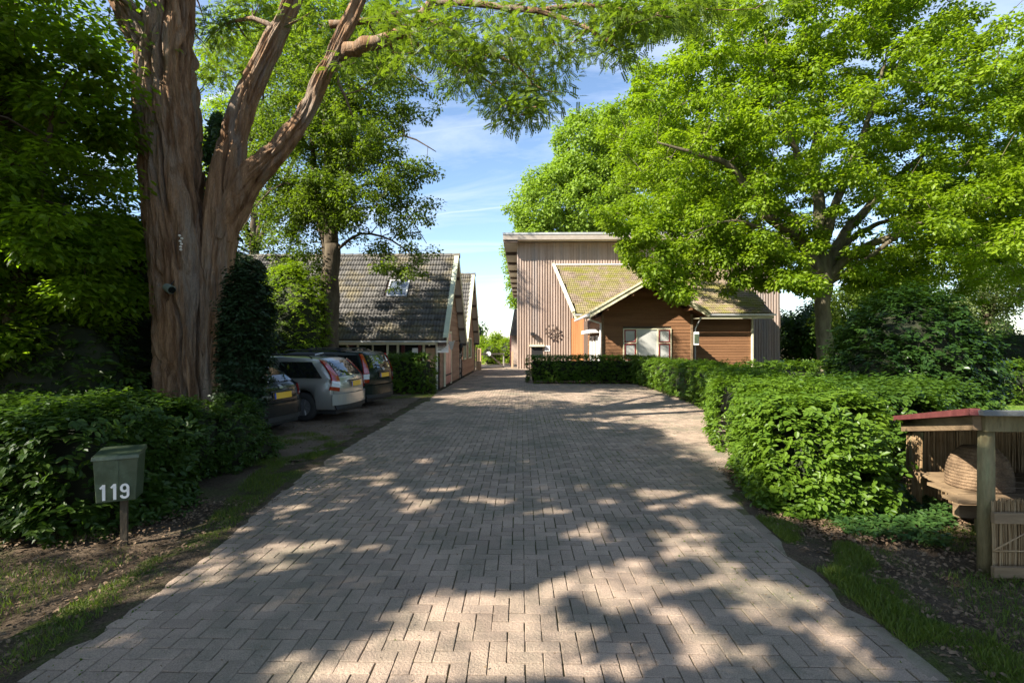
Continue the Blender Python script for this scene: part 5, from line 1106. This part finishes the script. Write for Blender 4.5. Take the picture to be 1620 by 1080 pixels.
# ------------------------------------------------------------------ other trees
def simple_tree(name, label, x, y, ells, ncl, rr, per, size, mt, bark='bark_dark', trunk_r=.3, group=None, flat=.65, shell=.5, rej=None, limb_top=None):
    t = thing(name, label, 'tree', (x, y, 0), group=group); cz = max(e[0][2] for e in ells); L_ = [([(x, y, 0), (x + .1, y, cz * .35), (x - .1, y + .1, cz * .75), (x, y, cz)], [trunk_r, trunk_r * .8, trunk_r * .5, trunk_r * .2])]
    for e in ells: L_.append(([(x, y, cz * .35), ((x + e[0][0]) / 2, (y + e[0][1]) / 2, e[0][2] * .75), tuple(e[0])], [trunk_r * .5, trunk_r * .3, trunk_r * .12]))
    c, r = ell_clumps(ells, ncl, rr[0], rr[1], shell, rej=rej)
    grow(t, L_, c, bark, tw=.014, sag=.06, name='trunk')
    p, nr, tn, cr = clumps_to_leaves(c, r, per, flat=flat)
    scatter('crown', DIAMOND, p, nr, tn, size * (.8 + .5 * rng.random(len(p))), mt, t, 'stuff', cr); return t
# lime behind the hall
D_ = 84
def E(px, py, rx, ry, rz=None, D=D_): q = W(px, py, D); s_ = D / F; return ((q.x, D, q.z), (rx * s_, (rz or rx) * s_, ry * s_))
simple_tree('lime_tree', 'tall pale green tree rising behind the left end of the timber hall', W(900, 500, D_).x, D_, [E(905, 330, 92, 75), E(945, 255, 75, 75), E(880, 400, 75, 70), E(1000, 230, 70, 55), E(838, 420, 38, 70)], 1100, (1.0, 2.0), 90, .50, 'leaf_lime', trunk_r=.9, flat=.8, shell=.75)
simple_tree('lime_tree', 'bright green tree crown behind the hall roof, next to the taller one', W(1060, 500, D_ + 6).x, D_ + 6, [E(1040, 290, 90, 100, D=90), E(1110, 270, 80, 110, D=90)], 150, (2, 3.2), 120, .6, 'leaf_lime', trunk_r=.9, flat=.8, shell=.7)
simple_tree('small_tree', 'small round green tree at the far end of the lane', W(787, 560, 56).x, 56, [E(785, 552, 26, 28, D=56), E(772, 560, 18, 20, D=56), E(804, 562, 16, 22, D=56)], 70, (.5, .9), 150, .22, 'leaf_oak', trunk_r=.15, shell=.5)
simple_tree('ash_tree', 'bright leafy tree behind the left barn, seen between the locust forks', W(400, 500, 31).x, 31, [E(420, 110, 105, 120, D=31), E(500, 60, 90, 90, D=31), E(370, 250, 80, 90, D=31), E(590, 60, 70, 70, D=31)], 420, (.5, 1.0), 110, .17, 'leaf_oak', trunk_r=.3, shell=.4)
# right background trees
simple_tree('willow', 'pale feathery green tree beyond the lawn at the right edge', W(1560, 500, 34).x, 34, [E(1560, 470, 70, 60, D=34), E(1600, 420, 80, 70, D=34), E(1490, 500, 40, 60, D=34)], 170, (.7, 1.3), 150, .17, 'leaf_pale', trunk_r=.3)
simple_tree('birch', 'slim pale tree showing in the gap right of the oak trunk', W(1460, 450, 40).x, 40, [E(1455, 430, 40, 55, D=40), E(1470, 510, 50, 50, D=40)], 80, (.8, 1.3), 120, .2, 'leaf_pale', trunk_r=.22)
simple_tree('yew_tree', 'dense dark tree right behind the corner of the timber hall', W(1262, 500, 40).x, 40, [E(1262, 530, 36, 46, D=40), E(1300, 520, 36, 52, D=40)], 90, (.8, 1.4), 150, .24, 'leaf_dark', trunk_r=.3, shell=.4)
simple_tree('maple_tree', 'mid green tree filling the gap behind the oak trunk', W(1370, 480, 33).x, 33, [E(1350, 500, 50, 62, D=33), E(1410, 470, 60, 60, D=33)], 110, (.8, 1.3), 140, .2, 'leaf_alder', trunk_r=.3, shell=.5)
simple_tree('tall_tree', 'tall leafy tree closing the right edge behind the oak', W(1660, 400, 27).x, 27, [E(1640, 330, 110, 110, D=27), E(1700, 150, 160, 150, D=27)], 190, (.8, 1.3), 150, .19, 'leaf_oak', trunk_r=.4, shell=.5)
# left dark mass beside the locust
lt_ = thing('hornbeam_tree', 'dense dark leafy tree filling the left edge of the photo', 'tree', (-9.0, 8.2, 0))
le = [((-8.9, 8.2, 4.8), (3.3, 2.3, 4.2)), ((-7.4, 7.6, 6.8), (2.1, 1.6, 2.6)), ((-7.8, 7.2, 2.8), (2.2, 1.4, 1.7)), ((-10.5, 8.5, 8), (3, 2.6, 3)), ((-7.6, 8.9, 3.3), (1.9, 1.2, 2.2))]
def lrej(p):
    q = to_px(p[0], p[1], p[2])
    return p[2] < .9 or (q[0] > 222 and p[1] < 9.6) or q[0] > 300 or (q[1] > 470 and rng.random() < .55)
lc, lr = ell_clumps(le, 620, .35, .6, .55, rej=lrej)
grow(lt_, [([(-8.8, 8.4, 0), (-8.7, 8.3, 2), (-8.5, 8.2, 5), (-8.3, 8, 8)], [.25, .2, .14, .05]), ([(-8.7, 8.3, 1.5), (-7.6, 7.7, 3.5), (-6.9, 7.3, 5)], [.12, .08, .03]), ([(-8.7, 8.3, 1.8), (-10, 8.2, 4), (-11, 8, 6)], [.12, .08, .03])], lc, 'bark_dark', tw=.009, name='trunk')
p, nr, tn, cr = clumps_to_leaves(lc, lr, 190, flat=.55, up=.8, out=.35, rn=.4); kk = hot_free(p); p, nr, tn, cr = p[kk], nr[kk], tn[kk], cr[kk]
scatter('crown', LEAF6, p, nr, tn, .085 + .05 * rng.random(len(p)), 'leaf_hornbeam', lt_, 'stuff', cr)
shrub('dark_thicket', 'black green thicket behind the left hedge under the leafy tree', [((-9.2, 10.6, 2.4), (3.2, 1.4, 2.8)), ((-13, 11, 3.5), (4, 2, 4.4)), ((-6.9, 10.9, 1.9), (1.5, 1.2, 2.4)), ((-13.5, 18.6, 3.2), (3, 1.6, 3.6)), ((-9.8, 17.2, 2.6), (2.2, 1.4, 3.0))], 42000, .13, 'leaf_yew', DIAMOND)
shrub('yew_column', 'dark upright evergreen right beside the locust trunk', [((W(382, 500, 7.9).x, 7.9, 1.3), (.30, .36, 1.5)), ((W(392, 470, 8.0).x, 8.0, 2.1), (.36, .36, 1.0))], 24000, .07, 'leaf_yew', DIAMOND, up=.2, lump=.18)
shrub('golden_shrub', 'sunlit yellow green shrub in front of the barn roof, left of the alder', [((W(462, 500, 15.2).x, 15.4, 2.2), (1.05, .9, 1.9)), ((W(440, 440, 15.2).x, 15.8, 3.4), (.8, .8, .9))], 17000, .09, 'leaf_oak', DIAMOND, dens=.5)
shrub('holly_bush', 'dark glossy bush at the corner where the hedge meets the parked black car', [((-4.05, 6.9, .40), (.38, .45, .50)), ((-4.25, 7.3, .5), (.42, .45, .55)), ((-3.95, 7.5, .20), (.28, .35, .25)), ((-4.35, 6.5, .5), (.5, .5, .6))], 17000, .05, 'leaf_dark', LEAF6, dens=.35, lump=.3)
shrub('filler_shrub', 'dark low shrub under the leafy tree left of the old trunk', [((-7.3, 7.9, 1.1), (1.3, .5, 1.3)), ((-9.6, 8.0, 1.1), (1.6, .6, 1.4))], 15000, .09, 'leaf_dark', LEAF6, dens=.4)  # added to keep this gap dark and cover the front of the black car
# big rounded hazel on the right
hz_ = W(1440, 560, 10.6)
shrub('hazel_bush', 'large rounded dark green bush between the hedge and the lawn', [((hz_.x, 10.7, 1.4), (1.36, 1.3, 1.5)), ((hz_.x + .25, 10.9, 1.8), (1.1, 1.1, 1.05)), ((hz_.x - .7, 10.4, 1.0), (1.0, 1.0, 1.0)), ((hz_.x + .8, 10.6, 1.1), (.85, .9, 1.2))], 34000, .095, 'leaf_hazel', LEAF6, up=.7, lump=.2, dens=.35)
shrub('back_hedge', 'clipped dark hedge behind the lawn at the right edge', [((24, 29, 1.0), (3, 1.0, 1.6)), ((28.5, 29.3, 1.0), (3, 1, 1.7)), ((33, 29.6, 1), (3, 1, 1.7))], 21000, .12, 'leaf_dark', DIAMOND, cat='hedge', lump=.12)
shrub('flowering_bush', 'low green bushes beyond the wooden gate at the lane end', [((-2.6, 44, .8), (1.0, 1.0, 1.1)), ((-1.2, 47, 1.0), (1.1, 1.0, 1.3))], 6000, .14, 'leaf_oak', DIAMOND)
# distant treeline that closes the horizon
for nm, lb, xs_ in (('treeline', 'far dark belt of trees on the horizon left of the barns', np.arange(-260, -20, 14)), ('treeline', 'far dark belt of trees on the horizon right of the hall', np.arange(30, 300, 14))):
    el = [((x, 190 + 12 * math.sin(x), 5), (10, 8, 7 + 3 * random.random())) for x in xs_]; t = thing(nm, lb, 'trees', (float(np.mean(xs_)), 190, 0)); p, nr = shell_leaves(el, 16000); m_ = len(p)
    scatter('foliage', DIAMOND, p, nr + rdir(m_) * .6, rdir(m_), 1.3, 'leaf_dark', t, 'stuff'); mb = MB(); lobes_mesh(mb, el); mb.build('shade_core', 'inner', t)

# ------------------------------------------------------------------ clipped hedges
def hedge(name, label, path, wdt, hgt, n, size, mt, tmpl=LEAF6, rag=.07, cat='hedge', under=.12):
    """path: list of (x,y) ; leaves over sides, top and ends of a rounded wall of growth"""
    pt = [Vector((x, y, 0)) for x, y in path]; L_ = [0]
    for a, b in zip(pt[:-1], pt[1:]): L_.append(L_[-1] + (b - a).length)
    c = sum(pt, Vector()) / len(pt); t = thing(name, label, cat, (c.x, c.y, 0)); tot = L_[-1]
    wf_ = wdt if callable(wdt) else (lambda f: wdt); hf = hgt if callable(hgt) else (lambda f: hgt)
    def fr(s):
        i = int(np.clip(np.searchsorted(L_, s, side='right') - 1, 0, len(pt) - 2)); d = (pt[i + 1] - pt[i]).normalized(); f = (s - L_[i]) / (L_[i + 1] - L_[i]); p = pt[i].lerp(pt[i + 1], f)
        d2 = (pt[min(i + 2, len(pt) - 1)] - pt[max(i - 1, 0)]).normalized() if 0 < i < len(pt) - 2 else d; return p, Vector((d.y, -d.x, 0)), d
    P_ = []; Nn = []
    for k in range(n // 8):
        s = rng.uniform(-.25, tot + .25); sc = min(max(s, 0), tot); p, sd, d = fr(sc); f = sc / tot; w2 = wf_(f) / 2; h = hf(f); endz = abs(s - sc)
        per = 2 * h + 2 * w2; q = rng.random() * per
        if q < h: a = (-w2, q * 1.0, -1, 0)
        elif q < h + 2 * w2: a = (-w2 + (q - h), h, 0, 1)
        else: a = (w2, q - h - 2 * w2, 1, 0)
        x, z = a[0], a[1]
        # round the shoulders
        dx_, dz_ = abs(x) - (w2 - .18), z - (h - .18)
        nrm = np.array([a[2], 0, a[3]], float)
        if dx_ > 0 and dz_ > 0:
            l_ = math.hypot(dx_, dz_); x = math.copysign(w2 - .18 + dx_ / l_ * .18, x); z = h - .18 + dz_ / l_ * .18; nrm = np.array([math.copysign(dx_ / l_, x), 0, dz_ / l_])
        if z < under and rng.random() < .7: z = under + rng.random() * .3
        if endz > 0:
            x *= rng.random(); z = z * rng.random() ** .5; ev = d * (1 if s > tot else -1)
            w3 = p + sd * x + ev * (.22 * (1 - (abs(x) / w2) ** 3)); nv_ = ev
        else:
            w3 = p + sd * x; nv_ = sd * nrm[0] + Vector((0, 0, nrm[2]))
        P_.append((w3.x, w3.y, z)); Nn.append(tuple(nv_))
    P_ = np.array(P_); Nn = np.array(Nn); m_ = len(P_)
    dp = (fbm(P_ * 2.4, 4, 3) - .5) * rag * 3.6 + (fbm(P_ * 7, 6, 2) - .5) * rag * 1.6 - .10 * rng.random(m_) ** 1.6
    P_ = P_ + Nn * dp[:, None]; P_[:, 2] = np.maximum(P_[:, 2], .05)
    P_, nrm, tn, cr = sprays(P_, Nn, 8, size * (1.6 + rag * 14)); P_[:, 2] = np.maximum(P_[:, 2], .04); m_ = len(P_)
    scatter('foliage', tmpl, P_, nrm, tn, size * (.65 + .6 * rng.random(m_)), mt, t, 'stuff', cr)
    mb = MB(); ns = max(4, int(tot / .4))  # solid core added inside the hedge to stop light passing through
    for i in range(ns + 1):
        p, sd, d = fr(tot * i / ns); f = i / ns; w2 = wf_(f) / 2 - .17 - rag * 2.2; h = hf(f) - .17 - rag * 1.8
        if i == 0: p = p + d * .05
        for x, z in ((-w2, .12), (-w2, h - .1), (-w2 + .1, h), (w2 - .1, h), (w2, h - .1), (w2, .12)): mb.v.append((p.x + sd.x * x, p.y + sd.y * x, z))
    for i in range(ns):
        for k in range(6): mb.f.append((i * 6 + k, i * 6 + (k + 1) % 6, (i + 1) * 6 + (k + 1) % 6, (i + 1) * 6 + k)); mb.r.append(.5)
    mb.f.append(tuple(range(6))[::-1]); mb.f.append(tuple(range(ns * 6, ns * 6 + 6))); mb.r += [.5, .5]; mb.build('shade_core', 'inner', t, smooth=True)
    mb = MB()
    for i in range(int(tot / .22)):
        p, sd, d = fr(tot * (i + .5) / int(tot / .22)); o_ = sd * random.uniform(-.25, .25) * wf_(.5)
        mb.tube([p + o_, p + o_ * 1.15 + Vector((0, 0, .2)), p + o_ * 1.2 + Vector((random.uniform(-.1, .1), random.uniform(-.1, .1), .5))], [.018, .013, .008], 5)
    mb.build('stems', 'bark_dark', t, smooth=True, kind='stuff'); return t
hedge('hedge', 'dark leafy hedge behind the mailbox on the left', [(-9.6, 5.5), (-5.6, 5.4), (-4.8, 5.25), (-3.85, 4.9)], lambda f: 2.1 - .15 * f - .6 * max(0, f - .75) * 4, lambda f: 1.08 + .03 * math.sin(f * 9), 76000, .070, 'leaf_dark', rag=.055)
hedge('hedge', 'small clipped sunlit hedge between the dark green car and the barn', [(-4.75, 17.75), (-3.25, 17.75)], .85, 1.40, 9000, .07, 'leaf_hedge', rag=.035)
hedge('hedge', 'straight clipped hedge across the front of the timber hall', [(.45, 23.0), (5.2, 23.0)], .85, 1.24, 22000, .07, 'leaf_hedge', rag=.03)
hedge('hedge', 'long clipped hedge along the right side of the paved yard', [(5.35, 22.9), (5.5, 18), (5.45, 14), (5.2, 12.2), (4.7, 10.6), (4.1, 9.1), (3.75, 8.0)], lambda f: .95 + .45 * f, lambda f: 1.2 - .06 * f + .04 * math.sin(f * 17), 46000, .07, 'leaf_hedge', rag=.05)
hedge('hedge', 'bulging leafy end of the right hedge nearest to the camera', [(4.25, 8.2), (3.65, 7.0), (3.2, 6.0), (3.08, 5.15)], lambda f: 1.25 - .1 * f, lambda f: 1.12 + .04 * math.sin(f * 7), 54000, .066, 'leaf_hedge', rag=.08)
hedge('hedge', 'wide untrimmed hedge top between the rounded bush and the hive shelter', [(7.1, 9.2), (6.8, 9.1), (5.8, 8.6), (4.9, 7.6), (4.6, 6.9)], lambda f: 2.3 - .6 * f, lambda f: 1.02 + .06 * math.sin(f * 8), 30000, .08, 'leaf_hornbeam2', rag=.12)
hedge('hedge', 'long shaded hedge farther back behind the right yard hedge', [(6.2, 14.6), (11, 14.9), (15, 14.9)], 1.0, 1.22, 15000, .085, 'leaf_hedge', rag=.05)
# ground cover by the shelter
n = 3000; a = np.array([(2.9, 4.6), (3.55, 4.25), (4.4, 5.2), (4.5, 6.4), (3.6, 5.6), (3.0, 5.2)]); x = rng.uniform(2.8, 4.6, n * 3); y = rng.uniform(4.2, 6.5, n * 3); k = inpoly(x, y, a) & (fbm(np.stack([x, y, x * 0], 1) * 1.8, 2, 2) > .35)
x = x[k][:n]; y = y[k][:n]; P_ = np.stack([x, y, .03 + .10 * fbm(np.stack([x, y, x * 0], 1) * 2, 3, 2) * rng.random(len(x)) + .04], 1); m_ = len(P_)
o = scatter('ivy', LEAF6, P_, rdir(m_) * .4 + np.array([-.1, -.2, 1]), rdir(m_), .035 + .03 * rng.random(m_), 'leaf_ivy', None, 'stuff'); tag(o, 'low dark ivy carpet on the ground before the straw hives', 'ground ivy')

# ------------------------------------------------------------------ trees outside the frame, left and behind the camera: crowns cut so their shade leaves the wanted sun patches on the lane
def off_tree(label, x, y, h, r, ncl, leaf=.125):
    t = thing('shade_tree', label, 'tree', (x, y, 0), group='trees beside the lane entrance'); c, rr = ell_clumps([((x, y, h), (r, r, r * .62)), ((x + r * .3, y + r * .2, h - r * .3), (r * .7, r * .7, r * .45))], ncl, .5, .85, .15)
    q = to_px(c[:, 0], c[:, 1], c[:, 2]); dpt = c[:, 1]; infr = (dpt > .3) & (q[0] > -70) & (q[0] < 1690) & (q[1] > -60) & (q[1] < 1100); kk, gx_, gy_ = shade_keep(c)
    kk = ~infr & ~((gx_ > 2.6) & (gy_ > 4.4)) & (gy_ < 17.5); c = c[kk]; rr = rr[kk]
    grow(t, [([(x, y, 0), (x + .1, y, h * .5), (x, y + .1, h)], [.35, .28, .1]), ([(x, y, h * .5), (x + r * .5, y + r * .3, h)], [.18, .05]), ([(x, y, h * .45), (x - r * .5, y - r * .3, h)], [.18, .05])], c, 'bark_dark', tw=.012, name='trunk')
    p, nr, tn, cr = clumps_to_leaves(c, rr, 170, flat=.6); kk, gx_, gy_ = shade_keep(p); kk &= ~((gx_ > 2.8) & (gy_ > 4.6) & (rng.random(len(p)) < .8)) & ~((gx_ < -3.2) & (gy_ > 4.2) & (rng.random(len(p)) < .8)); p, nr, tn, cr = p[kk], nr[kk], tn[kk], cr[kk]
    q = to_px(p[:, 0], p[:, 1], p[:, 2]); kk = ~((p[:, 1] > .2) & (q[0] > -10) & (q[0] < 1630) & (q[1] > -10) & (q[1] < 1090)); p, nr, tn, cr = p[kk], nr[kk], tn[kk], cr[kk]
    scatter('crown', DIAMOND, p, nr, tn, leaf * (.8 + .5 * rng.random(len(p))), 'leaf_alder', t, 'stuff', cr)
off_tree('leafy tree out of view left of the camera, beside the lane', -8.6, -.6, 8.2, 4.4, 520)
off_tree('leafy tree out of view behind the camera, nearest to the lens', -4.2, -2.4, 6.6, 4.0, 480)
off_tree('leafy tree out of view left of the lane, standing deepest in the row', -10.8, 3.4, 9.6, 4.0, 480)
tris = sum(sum(max(0, len(p.vertices) - 2) for p in m.polygons) if len(m.polygons) < 2000 else len(m.loops) - 2 * len(m.polygons) for m in bpy.data.meshes)
print('TRIS', tris, 'OBJ', len(bpy.data.objects))
